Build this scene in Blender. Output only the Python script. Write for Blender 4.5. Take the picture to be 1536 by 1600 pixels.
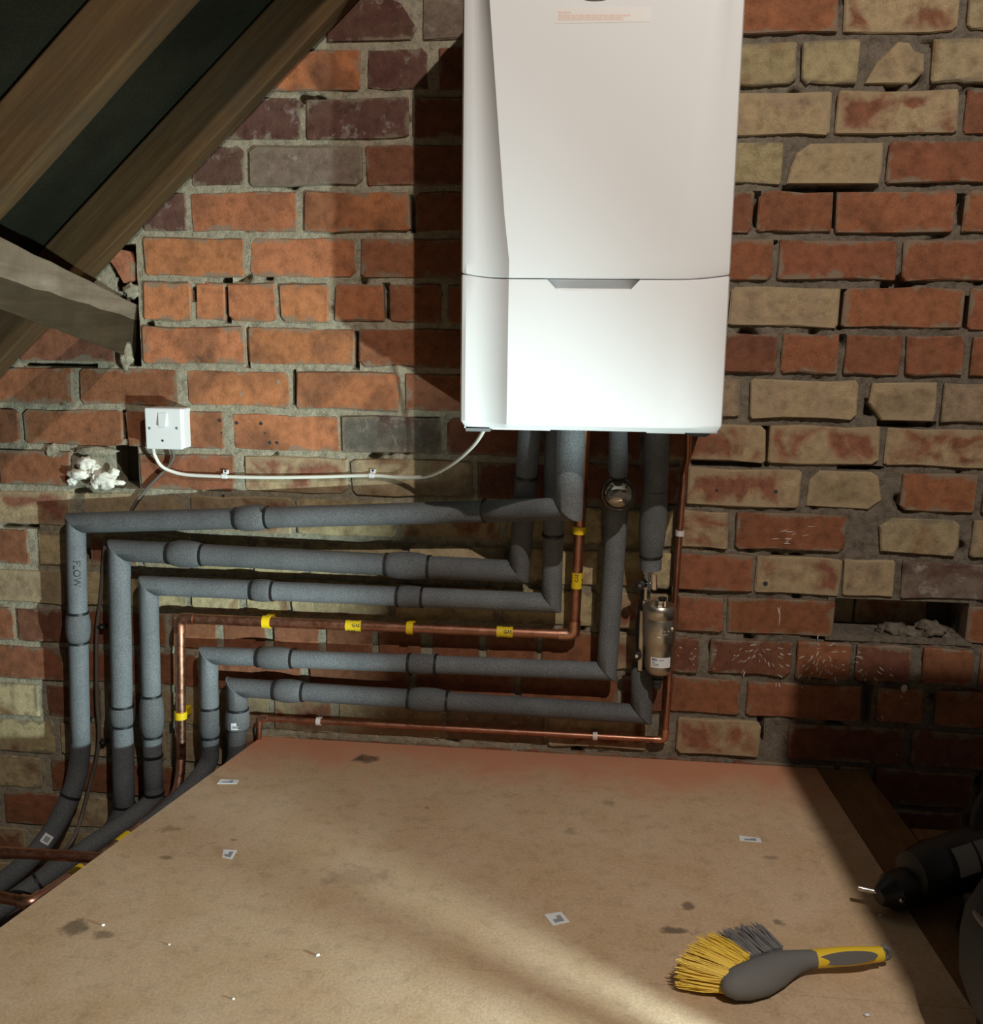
import bpy, bmesh, math, random
from mathutils import Vector, Matrix, noise
random.seed(7)
for o in list(bpy.data.objects): bpy.data.objects.remove(o)
S = bpy.context.scene
COL = S.collection
PI = math.pi

# ------------------------------------------------------------------ camera
F, CX, CY = 1536.0, 768.0, 800.0
PITCH, ROLL, YAW = -0.178, 0.0128, 0.1066
CAM = Vector((0.2248, -2.0331, 0.8975))
_fw = Vector((-math.sin(YAW)*math.cos(PITCH), math.cos(YAW)*math.cos(PITCH), math.sin(PITCH)))
_r0 = Vector((math.cos(YAW), math.sin(YAW), 0))
_u0 = _r0.cross(_fw)
RT = _r0*math.cos(ROLL) + _u0*math.sin(ROLL)
UP = _u0*math.cos(ROLL) - _r0*math.sin(ROLL)
cam = bpy.data.cameras.new('camera'); cam.sensor_fit = 'HORIZONTAL'; cam.sensor_width = 36
cam.lens = 36*F/1536; cam.clip_start = 0.02
co = bpy.data.objects.new('camera', cam); COL.objects.link(co)
co.matrix_world = Matrix(((RT.x, UP.x, -_fw.x, CAM.x), (RT.y, UP.y, -_fw.y, CAM.y), (RT.z, UP.z, -_fw.z, CAM.z), (0, 0, 0, 1)))
S.camera = co

# ------------------------------------------------------------------ light
S.view_settings.view_transform = 'Standard'; S.view_settings.look = 'None'
S.view_settings.gamma = 1; S.view_settings.use_curve_mapping = False
S.view_settings.exposure = 0.0
w = bpy.data.worlds.new('world'); S.world = w; w.use_nodes = True
w.node_tree.nodes['Background'].inputs[0].default_value = (1.0, 0.88, 0.74, 1)
w.node_tree.nodes['Background'].inputs[1].default_value = 0.085
def light(kind, name, loc, energy, color, size=0.05, target=None, angle=None, blend=0.3):
    l = bpy.data.lights.new(name, kind); l.energy = energy; l.color = color
    l.shadow_soft_size = size
    if kind == 'SPOT': l.spot_size = angle; l.spot_blend = blend
    o = bpy.data.objects.new(name, l); COL.objects.link(o); o.location = loc
    if target is not None:
        o.rotation_euler = (Vector(target)-Vector(loc)).to_track_quat('-Z', 'Y').to_euler()
    return o
# ceiling lamp of the loft, above and to the right of the camera (warm)
light('POINT', 'loft_lamp', (0.917, -2.22, 2.47), 165, (1.0, 0.91, 0.82), 0.02)
# cool LED work lamp standing low on the boards, right of the frame
light('SPOT', 'work_lamp', (1.0, -1.25, 0.11), 215, (0.79, 1.0, 1.0), 0.02, target=(-1.25, 0, 0.40), angle=math.radians(84), blend=1.0)

# ------------------------------------------------------------------ helpers
def ray(x, y): return _fw + RT*((x-CX)/F) - UP*((y-CY)/F)
def at(x, y, Y=0.0):
    d = ray(x, y); return CAM + d*((Y-CAM.y)/d.y)
def az(x, y, Z=0.0):
    d = ray(x, y); return CAM + d*((Z-CAM.z)/d.z)
def px(n): return n*0.00127       # size of n photo pixels on the wall

class MB:
    def __init__(s): s.v = []; s.f = []
    def add(s, v, f):
        k = len(s.v); s.v += [tuple(a) for a in v]; s.f += [tuple(i+k for i in q) for q in f]; return s
    def box(s, lo, hi, M=None):
        x0, y0, z0 = lo; x1, y1, z1 = hi
        v = [Vector(p) for p in ((x0,y0,z0),(x1,y0,z0),(x1,y1,z0),(x0,y1,z0),(x0,y0,z1),(x1,y0,z1),(x1,y1,z1),(x0,y1,z1))]
        if M: v = [M @ p for p in v]
        return s.add(v, [(0,3,2,1),(4,5,6,7),(0,1,5,4),(1,2,6,5),(2,3,7,6),(3,0,4,7)])
    def loft(s, rings, cap=True, closed=True):
        n = len(rings[0]); v = [p for r in rings for p in r]; f = []
        for i in range(len(rings)-1):
            for j in range(n if closed else n-1):
                k = (j+1) % n; f.append((i*n+j, i*n+k, (i+1)*n+k, (i+1)*n+j))
        if cap: f.append(tuple(range(n))[::-1]); f.append(tuple((len(rings)-1)*n+j for j in range(n)))
        return s.add(v, f)
    def mesh(s, name, smooth=None):
        m = bpy.data.meshes.new(name); m.from_pydata(s.v, [], s.f)
        bm = bmesh.new(); bm.from_mesh(m); bmesh.ops.recalc_face_normals(bm, faces=bm.faces); bm.to_mesh(m); bm.free()
        if smooth is not None:
            for p in m.polygons: p.use_smooth = True
            m.set_sharp_from_angle(angle=math.radians(smooth))
        return m

def link(name, mesh, mat=None, parent=None, label=None, cat=None, group=None, kind=None, color=None):
    o = bpy.data.objects.new(name, mesh); COL.objects.link(o)
    if mat is not None: mesh.materials.clear(); mesh.materials.append(mat)
    if parent is not None: o.parent = parent; o.matrix_parent_inverse = Matrix.Translation(-parent.location) if parent.type == 'EMPTY' and parent.parent is None else Matrix()
    if label: o['label'] = label
    if cat: o['category'] = cat
    if group: o['group'] = group
    if kind: o['kind'] = kind
    if color: o.color = color
    return o
def thing(name, label, cat, loc, group=None, kind=None):
    o = bpy.data.objects.new(name, None); COL.objects.link(o); o.location = loc; o.empty_display_size = 0.05
    o['label'] = label; o['category'] = cat
    if group: o['group'] = group
    if kind: o['kind'] = kind
    return o
def bevel(o, wdt, seg=2, ang=35):
    m = o.modifiers.new('bevel', 'BEVEL'); m.width = wdt; m.segments = seg; m.limit_method = 'ANGLE'; m.angle_limit = math.radians(ang); return o
def frame(d):
    d = d.normalized(); a = Vector((0, 0, 1)) if abs(d.z) < 0.9 else Vector((0, 1, 0))
    u = d.cross(a).normalized(); return u, u.cross(d).normalized()
def ring(c, u, v, r, n=24, r2=None): return [c + u*(r*math.cos(2*PI*i/n)) + v*((r2 or r)*math.sin(2*PI*i/n)) for i in range(n)]
def tube(pts, r, n=16, radii=None, caps=True):
    """swept tube along a polyline with parallel-transported frames"""
    pts = [Vector(p) for p in pts]; mb = MB(); rings = []
    T = []
    for i in range(len(pts)):
        a = pts[max(i-1, 0)]; b = pts[min(i+1, len(pts)-1)]
        if 0 < i < len(pts)-1: t = (pts[i]-a).normalized() + (b-pts[i]).normalized()
        else: t = b-a
        T.append(t.normalized())
    u, v = frame(T[0])
    for i, p in enumerate(pts):
        if i:
            q = T[i-1].rotation_difference(T[i]); u = q @ u; v = q @ v
        k = 1.0
        if 0 < i < len(pts)-1: k = 1.0/max(0.6, T[i].dot((pts[i]-pts[i-1]).normalized()))**0.5
        rings.append(ring(p, u, v, (radii[i] if radii else r)*k, n))
    mb.loft(rings, caps); return mb
def fillet(pts, rad, seg=6):
    pts = [Vector(p) for p in pts]; out = [pts[0]]
    for i in range(1, len(pts)-1):
        a, b, c = pts[i-1], pts[i], pts[i+1]; d0 = (a-b); d1 = (c-b)
        rr = min(rad, d0.length*0.49, d1.length*0.49); p0 = b + d0.normalized()*rr; p1 = b + d1.normalized()*rr
        for k in range(seg+1):
            t = k/seg; out.append(p0*(1-t)**2 + b*2*t*(1-t) + p1*t*t)
    out.append(pts[-1]); return out
def spline(pts, seg=8):
    pts = [Vector(p) for p in pts]; P = [pts[0]*2-pts[1]] + pts + [pts[-1]*2-pts[-2]]; out = []
    for i in range(1, len(P)-2):
        for k in range(seg):
            t = k/seg; a, b, c, d = P[i-1], P[i], P[i+1], P[i+2]
            out.append(0.5*((2*b) + (c-a)*t + (2*a-5*b+4*c-d)*t*t + (3*b-a-3*c+d)*t**3))
    out.append(pts[-1]); return out
def sleeve(p0, p1, r, n0=None, n1=None, n=28, rim=0.0015):
    """straight foam sleeve, ends cut along the planes with normals n0 / n1 (mitres)"""
    p0 = Vector(p0); p1 = Vector(p1); d = (p1-p0).normalized(); u, v = frame(d); L = (p1-p0).length
    n0 = (n0 or d); n1 = (n1 or d)
    def cut(c, nn, rr, push):
        out = []
        for q in ring(c, u, v, rr, n): out.append(q - d*((q-c).dot(nn)/d.dot(nn)) + d*push)
        return out
    k = max(2, int(L/0.05)); rings = [cut(p0, n0, r-rim, 0), cut(p0, n0, r, rim)]
    for i in range(1, k): rings.append([q for q in ring(p0 + d*(L*i/k), u, v, r*(1+0.012*math.sin(i*2.3+L*40)), n)])
    rings += [cut(p1, n1, r, -rim), cut(p1, n1, r-rim, 0)]
    ok = [rings[0], rings[1]]
    for g in rings[2:-2]:   # skip rings that would cross a mitre
        cc = sum(g, Vector())/n
        if (cc-p0).length > 1.3*r and (p1-cc).length > 1.3*r: ok.append(g)
    ok += rings[-2:]
    return MB().loft(ok)
def collar(p0, p1, r, bulge=1.17, n=28, asym=0.0):
    p0 = Vector(p0); p1 = Vector(p1); d = p1-p0; u, v = frame(d)
    bulge = 1+(bulge-1)*1.5; prof = ((0, .93), (0.015, .99), (.12, 1.0+(bulge-1)*.55), (.3, 1+(bulge-1)*.95), (.5, bulge), (.7, 1+(bulge-1)*.92), (.88, 1+(bulge-1)*.5), (.985, .99), (1, .93))
    return MB().loft([ring(p0 + d*t + v*(asym*r*math.sin(t*PI)), u, v, r*k, n) for t, k in prof])
def tie(c, d, r, head=True, ang=0.0):
    """cable tie: a flat band round the sleeve with its little lock"""
    d = Vector(d).normalized(); u, v = frame(d); mb = MB(); n = 28; h = 0.0027
    rr = [(r-.001, -h), (r+.0012, -h), (r+.0012, h), (r-.001, h)]
    R = [[Vector(c) + u*(q*math.cos(2*PI*i/n)) + v*(q*math.sin(2*PI*i/n)) + d*e for q, e in rr] for i in range(n)]
    mb.loft(R+[R[0]], False)
    if head:
        a = u*math.cos(ang) + v*math.sin(ang); b = d.cross(a); M = Matrix(((a.x, b.x, d.x, 0), (a.y, b.y, d.y, 0), (a.z, b.z, d.z, 0), (0, 0, 0, 1)))
        M = Matrix.Translation(Vector(c)+a*(r+.002)) @ M
        mb.box((-.003, -.003, -.0035), (.0025, .003, .0035), M)
    return mb
def text_mesh(txt, size, ext=0.0003, bold=False):
    c = bpy.data.curves.new('t', 'FONT'); c.body = txt; c.size = size; c.extrude = ext; c.align_x = 'CENTER'; c.align_y = 'CENTER'; c.resolution_u = 3
    if bold: c.offset = size*0.02
    o = bpy.data.objects.new('t', c); COL.objects.link(o)
    dg = bpy.context.evaluated_depsgraph_get(); m = bpy.data.meshes.new_from_object(o.evaluated_get(dg))
    bpy.data.objects.remove(o); bpy.data.curves.remove(c); return m
def wrap_text(m, c, axis, out, r):
    """lay a text mesh on a cylinder: text x along axis, text y round the pipe, facing out"""
    axis = Vector(axis).normalized(); out = Vector(out); out = (out-axis*out.dot(axis)).normalized(); up = out.cross(axis).normalized()
    for v in m.vertices:
        a = v.co.y/r; q = (r+v.co.z+.0004)
        v.co = Vector(c) + axis*v.co.x + (out*math.cos(a) + up*math.sin(a))*q
    return m
def patch(c, axis, out, r, la, aa, th=0.0005, n=8):
    """thin label wrapped round a cylinder: la along the axis, aa the angle it covers"""
    axis = Vector(axis).normalized(); out = Vector(out); out = (out-axis*out.dot(axis)).normalized(); up = out.cross(axis)
    R = []
    for i in range(n+1):
        a = -aa/2+aa*i/n; e = out*math.cos(a)+up*math.sin(a)
        R.append([Vector(c)+axis*s*la/2+e*q for s, q in ((-1, r), (1, r), (1, r+th), (-1, r+th))])
    return MB().loft(R)

# ------------------------------------------------------------------ materials
def mat(name, color=(.5,.5,.5), rough=.6, metal=0.0, spec=0.5):
    m = bpy.data.materials.new(name); m.use_nodes = True; b = m.node_tree.nodes['Principled BSDF']
    b.inputs['Base Color'].default_value = (*color, 1); b.inputs['Roughness'].default_value = rough
    b.inputs['Metallic'].default_value = metal; b.inputs['Specular IOR Level'].default_value = spec
    return m
class NT:
    def __init__(s, m): s.m = m; s.t = m.node_tree; s.b = s.t.nodes['Principled BSDF']
    def n(s, t, **k):
        q = s.t.nodes.new(t)
        for a, b in k.items(): setattr(q, a, b)
        return q
    def l(s, a, b): s.t.links.new(a, b)
    def coord(s, kind='Object', scale=(1,1,1), offset=None):
        tc = s.n('ShaderNodeTexCoord'); mp = s.n('ShaderNodeMapping'); mp.inputs['Scale'].default_value = scale
        s.l(tc.outputs[kind], mp.inputs['Vector'])
        if offset is not None: s.l(offset, mp.inputs['Location'])
        return mp.outputs[0]
    def noise(s, vec, scale, detail=4, rough=.55, dist=0.0):
        q = s.n('ShaderNodeTexNoise'); q.inputs['Scale'].default_value = scale; q.inputs['Detail'].default_value = detail
        q.inputs['Roughness'].default_value = rough; q.inputs['Distortion'].default_value = dist
        s.l(vec, q.inputs['Vector']); return q.outputs['Fac']
    def ramp(s, fac, stops):
        q = s.n('ShaderNodeValToRGB'); e = q.color_ramp.elements
        while len(e) < len(stops): e.new(0.5)
        for i, (p, c) in enumerate(stops): e[i].position = p; e[i].color = (*c, 1) if isinstance(c, tuple) else (c, c, c, 1)
        s.l(fac, q.inputs[0]); return q.outputs[0]
    def mix(s, fac, a, b, mode='MIX'):
        q = s.n('ShaderNodeMix', data_type='RGBA', blend_type=mode)
        for val, i in ((fac, 0), (a, 6), (b, 7)):
            if isinstance(val, (int, float)): q.inputs[i].default_value = val
            elif isinstance(val, tuple): q.inputs[i].default_value = (*val, 1)
            else: s.l(val, q.inputs[i])
        return q.outputs[2]
    def math(s, op, a, b=0.0):
        q = s.n('ShaderNodeMath', operation=op)
        for val, i in ((a, 0), (b, 1)):
            if isinstance(val, (int, float)): q.inputs[i].default_value = val
            else: s.l(val, q.inputs[i])
        return q.outputs[0]
    def bump(s, h, strength=.5, dist=.002):
        q = s.n('ShaderNodeBump'); q.inputs['Strength'].default_value = strength; q.inputs['Distance'].default_value = dist
        s.l(h, q.inputs['Height']); s.l(q.outputs[0], s.b.inputs['Normal'])
    def col(s, c): s.l(c, s.b.inputs['Base Color'])

def brick_mat(name, second, lo, hi, rough_scale=1.0, pale=None, pale_lo=.62, pale_hi=.75, sc=9.0, edge=(-.02, .10, .8), edge_col=(.22, .18, .13)):
    """brick: own colour from the object, blotched with a second clay colour, grain and pits"""
    m = mat(name, rough=.93, spec=.15); t = NT(m)
    oi = t.n('ShaderNodeObjectInfo'); mul = t.math('MULTIPLY', oi.outputs['Random'], 37.0)
    cb = t.n('ShaderNodeCombineXYZ'); t.l(mul, cb.inputs[0]); t.l(mul, cb.inputs[2])
    v = t.coord('Object', offset=cb.outputs[0])
    big = t.noise(v, sc, 3, .5, .6); mid = t.noise(v, 45, 5, .6); fine = t.noise(v, 420, 3, .6)
    c = t.mix(t.ramp(big, [(lo, 0.0), (hi, 1.0)]), oi.outputs['Color'], second)
    c = t.mix(1.0, c, t.ramp(mid, [(.25, .62), (.5, 1.0), (.78, 1.28)]), 'MULTIPLY')
    c = t.mix(1.0, c, t.ramp(fine, [(.3, .8), (.6, 1.08)]), 'MULTIPLY')
    if pale:
        w2 = t.noise(v, 26, 6, .7, .4); c = t.mix(t.ramp(w2, [(pale_lo, 0.0), (pale_hi, 1.0)]), c, pale)
    g = t.n('ShaderNodeTexCoord'); sp = t.n('ShaderNodeSeparateXYZ'); t.l(g.outputs['Generated'], sp.inputs[0])
    ex = t.math('MULTIPLY', t.math('SUBTRACT', .5, t.math('ABSOLUTE', t.math('SUBTRACT', sp.outputs[0], .5))), 2.6)
    ez = t.math('SUBTRACT', .5, t.math('ABSOLUTE', t.math('SUBTRACT', sp.outputs[2], .5)))
    ed = t.math('ADD', t.math('MINIMUM', ex, ez), t.math('MULTIPLY', t.math('SUBTRACT', t.noise(v, 30, 5, .65), .5), .75))
    ed = t.math('ADD', ed, t.math('MULTIPLY', t.math('SUBTRACT', big, .5), .5))
    c = t.mix(t.math('MULTIPLY', t.ramp(ed, [(edge[0], 1.0), (edge[1], 0.0)]), edge[2]), c, edge_col)
    t.col(c)
    h = t.math('ADD', t.math('MULTIPLY', mid, 1.4), t.math('MULTIPLY', fine, .45)); t.bump(h, .55*rough_scale, .003)
    return m
M = {}
M['red'] = brick_mat('brick_red_clay', (.20, .086, .046), .48, .70)
M['mix'] = brick_mat('brick_mixed_clay', (.37, .275, .16), .46, .58, 1.3, sc=11, edge=(.02, .22, .85), edge_col=(.36, .28, .17))
M['buff'] = brick_mat('brick_buff_clay', (.24, .145, .08), .56, .7, 1.3, edge_col=(.2, .165, .115))
M['dark'] = brick_mat('brick_burnt_clay', (.10, .045, .035), .5, .7, 1.4, pale=(.36, .31, .28), pale_lo=.57, pale_hi=.72)

m = M['mortar'] = mat('mortar', rough=.97, spec=.1); t = NT(m); v = t.coord('Object')
a = t.noise(v, 5, 4, .6); b = t.noise(v, 60, 6, .7); c = t.noise(v, 330, 3, .7)
sx = t.n('ShaderNodeSeparateXYZ'); t.l(v, sx.inputs[0])
side = t.ramp(t.math('ADD', t.math('MULTIPLY', sx.outputs[0], .7), t.math('MULTIPLY', a, .35)), [(.25, 0.0), (.6, 1.0)])
cc = t.mix(side, (.35, .31, .225), (.175, .145, .112)); cc = t.mix(1.0, cc, t.ramp(b, [(.3, .55), (.5, 1.0), (.75, 1.3)]), 'MULTIPLY')
cc = t.mix(1.0, cc, t.ramp(c, [(.3, .75), (.65, 1.12)]), 'MULTIPLY'); t.col(cc)
t.bump(t.math('ADD', b, t.math('MULTIPLY', c, .5)), .8, .005)

def foam_mat(name, col):
    m = mat(name, rough=.75, spec=.3); t = NT(m); v = t.coord('Object')
    f = t.noise(v, 480, 2, .7); g = t.noise(v, 14, 3, .5)
    c = t.mix(1.0, col, t.ramp(f, [(.3, .55), (.7, 1.45)]), 'MULTIPLY'); c = t.mix(1.0, c, t.ramp(g, [(.3, .86), (.7, 1.1)]), 'MULTIPLY'); t.col(c)
    t.bump(f, .35, .0012); return m
M['foam'] = foam_mat('grey_pipe_foam', (.112, .115, .118))
M['foam_light'] = foam_mat('light_grey_pipe_foam', (.15, .159, .166))
def copper_mat(name, c1, c2, rough):
    m = mat(name, metal=1.0, rough=rough); t = NT(m); v = t.coord('Object'); a = t.noise(v, 18, 5, .65); b = t.noise(v, 90, 4, .6)
    t.col(t.mix(t.ramp(a, [(.38, 0.0), (.65, 1.0)]), c1, c2)); t.l(t.ramp(b, [(.3, rough-.08), (.7, rough+.12)]), t.b.inputs['Roughness']); return m
M['copper'] = copper_mat('copper', (.78, .45, .32), (.55, .27, .17), .34)
M['copper_dull'] = copper_mat('tarnished_copper', (.55, .27, .18), (.36, .155, .095), .42)
M['white_paint'] = mat('white_gloss_enamel', (.86, .865, .87), .10, spec=.5)
M['white_plastic'] = mat('white_plastic', (.82, .83, .83), .35)
M['cream_cable'] = mat('cream_cable_sheath', (.74, .74, .66), .45)
M['clip_white'] = mat('translucent_white_plastic', (.68, .62, .60), .4)
M['yellow'] = mat('yellow_plastic', (.86, .60, .01), .45)
M['yellow_tape'] = mat('yellow_tape', (.80, .56, .015), .5)
M['black'] = mat('black_plastic', (.012, .012, .013), .45)
M['ink'] = mat('black_ink', (.02, .02, .022), .6)
M['dark_metal'] = mat('dark_recess', (.03, .03, .03), .7)
M['grey_plastic'] = mat('grey_plastic', (.20, .20, .20), .5)
M['paper'] = mat('paper_label', (.76, .77, .78), .6)
M['print'] = mat('grey_print', (.30, .31, .33), .6)
M['red_print'] = mat('pale_orange_print', (.82, .60, .52), .6)
M['label_film'] = mat('label_film', (.84, .83, .80), .3)
m = M['nickel'] = mat('brushed_nickel', (.50, .455, .385), .3, 1.0); t = NT(m); v = t.coord('Object', (900, 900, 20)); t.l(t.ramp(t.noise(v, 1, 2), [(.2, .26), (.8, .42)]), t.b.inputs['Roughness'])
M['chrome'] = mat('chrome', (.72, .70, .66), .14, 1.0)
m = M['glass'] = mat('clear_plastic', (1, 1, 1), .03); m.node_tree.nodes['Principled BSDF'].inputs['Transmission Weight'].default_value = 1; m.node_tree.nodes['Principled BSDF'].inputs['IOR'].default_value = 1.45
def wood_mat(name, c1, c2, c3, scale, axis, rot=0.0):
    m = mat(name, rough=.85, spec=.2); t = NT(m); sc = [scale]*3; sc[axis] = scale*.07
    v0 = t.n('ShaderNodeVectorRotate', rotation_type='Y_AXIS'); v0.inputs['Angle'].default_value = rot; t.l(t.coord('Object'), v0.inputs['Vector'])
    mp = t.n('ShaderNodeMapping'); mp.inputs['Scale'].default_value = tuple(sc); t.l(v0.outputs[0], mp.inputs['Vector']); v = mp.outputs[0]; g = t.noise(v, 1.0, 6, .65, .5); b = t.noise(t.coord('Object'), 6, 4, .6)
    c = t.mix(t.ramp(g, [(.3, 0.0), (.7, 1.0)]), c1, c2); c = t.mix(t.ramp(b, [(.45, 0.0), (.7, .75)]), c, c3); t.col(c)
    t.bump(g, .4, .003); return m
M['rafter'] = wood_mat('old_rafter_timber', (.06, .032, .012), (.115, .066, .027), (.065, .045, .026), 60, 0, math.atan(.925))
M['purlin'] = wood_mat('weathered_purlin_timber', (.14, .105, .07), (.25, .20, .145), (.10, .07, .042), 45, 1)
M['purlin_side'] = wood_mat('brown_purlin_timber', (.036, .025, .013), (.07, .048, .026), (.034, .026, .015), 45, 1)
M['plank'] = wood_mat('floor_plank_timber', (.15, .075, .03), (.22, .12, .055), (.11, .06, .03), 55, 1)
m = M['felt'] = mat('black_roofing_felt', rough=.95, spec=.1); t = NT(m); v = t.coord('Object'); a = t.noise(v, 260, 3, .7); b = t.noise(v, 5, 4)
t.col(t.mix(1.0, t.mix(t.ramp(b, [(.35, 0.0), (.7, 1.0)]), (.011, .0115, .0065), (.021, .021, .0125)), t.ramp(a, [(.3, .6), (.7, 1.4)]), 'MULTIPLY')); t.bump(a, .6, .002)
# chipboard floor turning pinker towards the wall, with scuffs and stains of their own shape
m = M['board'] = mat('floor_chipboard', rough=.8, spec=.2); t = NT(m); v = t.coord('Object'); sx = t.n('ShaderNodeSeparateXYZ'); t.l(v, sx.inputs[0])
a = t.noise(v, 7, 5, .6, .5); b = t.noise(v, 190, 4, .7); c2 = t.noise(v, 34, 5, .65)
c = t.mix(t.ramp(a, [(.35, 0.0), (.68, 1.0)]), (.54, .375, .225), (.61, .45, .30))
c = t.mix(1.0, c, t.ramp(b, [(.3, .84), (.65, 1.1)]), 'MULTIPLY'); c = t.mix(1.0, c, t.ramp(c2, [(.28, .8), (.5, 1.0)]), 'MULTIPLY')
wall_tint = t.math('ADD', t.math('MULTIPLY', sx.outputs[1], 2.1), t.math('MULTIPLY', a, .9)); c = t.mix(t.math('MULTIPLY', t.ramp(wall_tint, [(-.14, 0.0), (.36, 1.0)]), .95), c, (.56, .25, .145))
for (qx, qy, rx, ry, dk) in ((573,1186,30,9,.75), (115,1449,22,9,.6), (160,1462,14,5,.5), (1055,1454,24,4,.7), (1075,1416,9,5,.6), (1216,1440,8,3,.6), (890,1300,12,6,.35), (667,1262,5,4,.4), (265,1295,22,5,.35), (257,1340,12,3,.5), (560,1185,10,5,.5), (560,1370,60,14,.2), (1205,1340,14,3,.4), (950,1255,10,4,.3), (365,1312,8,2,.5)):
    p = az(qx, qy); k = t.n('ShaderNodeVectorMath', operation='SUBTRACT'); t.l(v, k.inputs[0]); k.inputs[1].default_value = p
    wob = t.n('ShaderNodeVectorMath', operation='MULTIPLY'); t.l(k.outputs[0], wob.inputs[0]); wob.inputs[1].default_value = (1/(rx*.00122), 1/(ry*.0028), 0)
    ln = t.n('ShaderNodeVectorMath', operation='LENGTH'); t.l(wob.outputs[0], ln.inputs[0])
    e = t.math('ADD', ln.outputs['Value'], t.math('MULTIPLY', t.math('SUBTRACT', c2, .5), 2.6))
    c = t.mix(t.math('MULTIPLY', t.ramp(e, [(.45, 1.0), (1.0, 0.0)]), dk), c, (.06, .045, .032))
t.col(c); t.bump(b, .25, .001)
m = M['foam_filler'] = mat('white_expanding_foam', (.80, .77, .68), .6); t = NT(m); v = t.coord('Object'); t.bump(t.noise(v, 90, 5, .6), .6, .004)
m.node_tree.nodes['Principled BSDF'].inputs['Subsurface Weight'].default_value = .15; m.node_tree.nodes['Principled BSDF'].inputs['Subsurface Radius'].default_value = (.01, .008, .006)
m = M['fabric'] = mat('dark_grey_fabric', rough=.9); t = NT(m); v = t.coord('Object'); f = t.noise(v, 600, 2); t.col(t.ramp(f, [(.3, (.016, .0145, .016)), (.7, (.038, .034, .036))])); t.bump(f, .5, .001)
M['piping'] = mat('grey_piping_cord', (.12, .11, .10), .6)
M['bristle_yellow'] = mat('yellow_bristles', (.85, .58, .06), .55); M['bristle_grey'] = mat('grey_bristles', (.20, .19, .185), .6)
M['brush_grey'] = mat('grey_rubbery_plastic', (.15, .145, .14), .7, spec=.25); M['brush_yellow'] = mat('yellow_handle_plastic', (.80, .54, .03), .45)
M['soil'] = mat('dusty_rubble', (.12, .095, .07), .95)

# ------------------------------------------------------------------ back wall
ZC = [1.095 - k*0.0905 for k in range(-40, 40)]
def zline(k): return 1.095 - k*0.0905
HOLES = []    # (x0, x1, z0, z1) in wall metres
def wallrect(x0, y0, x1, y1):
    a = at(x0, y0); b = at(x1, y1); return (a.x, b.x, b.z, a.z)
hole_right = wallrect(1304, 934, 1510, 1001); hole_left = wallrect(160, 694, 219, 764)
pocket = wallrect(176, 380, 222, 574)          # purlin pocket
def inside(h, x, z): return h[0] < x < h[1] and h[2] < z < h[3]
HOLES = [hole_right, hole_left, pocket]
R_, O_, B_, X_, D_, P_ = 'R', 'O', 'B', 'X', 'D', 'P'
PAL = {'R': ('red', (.26, .102, .052)), 'O': ('red', (.42, .163, .074)), 'r': ('red', (.175, .072, .044)), 'B': ('buff', (.34, .27, .155)), 'b': ('buff', (.27, .20, .125)),
       'X': ('mix', (.23, .098, .058)), 'Y': ('mix', (.31, .23, .14)), 'D': ('dark', (.13, .068, .05)), 'P': ('dark', (.19, .14, .11)), 'W': ('buff', (.47, .375, .21)), 'G': ('dark', (.12, .105, .088))}
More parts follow.
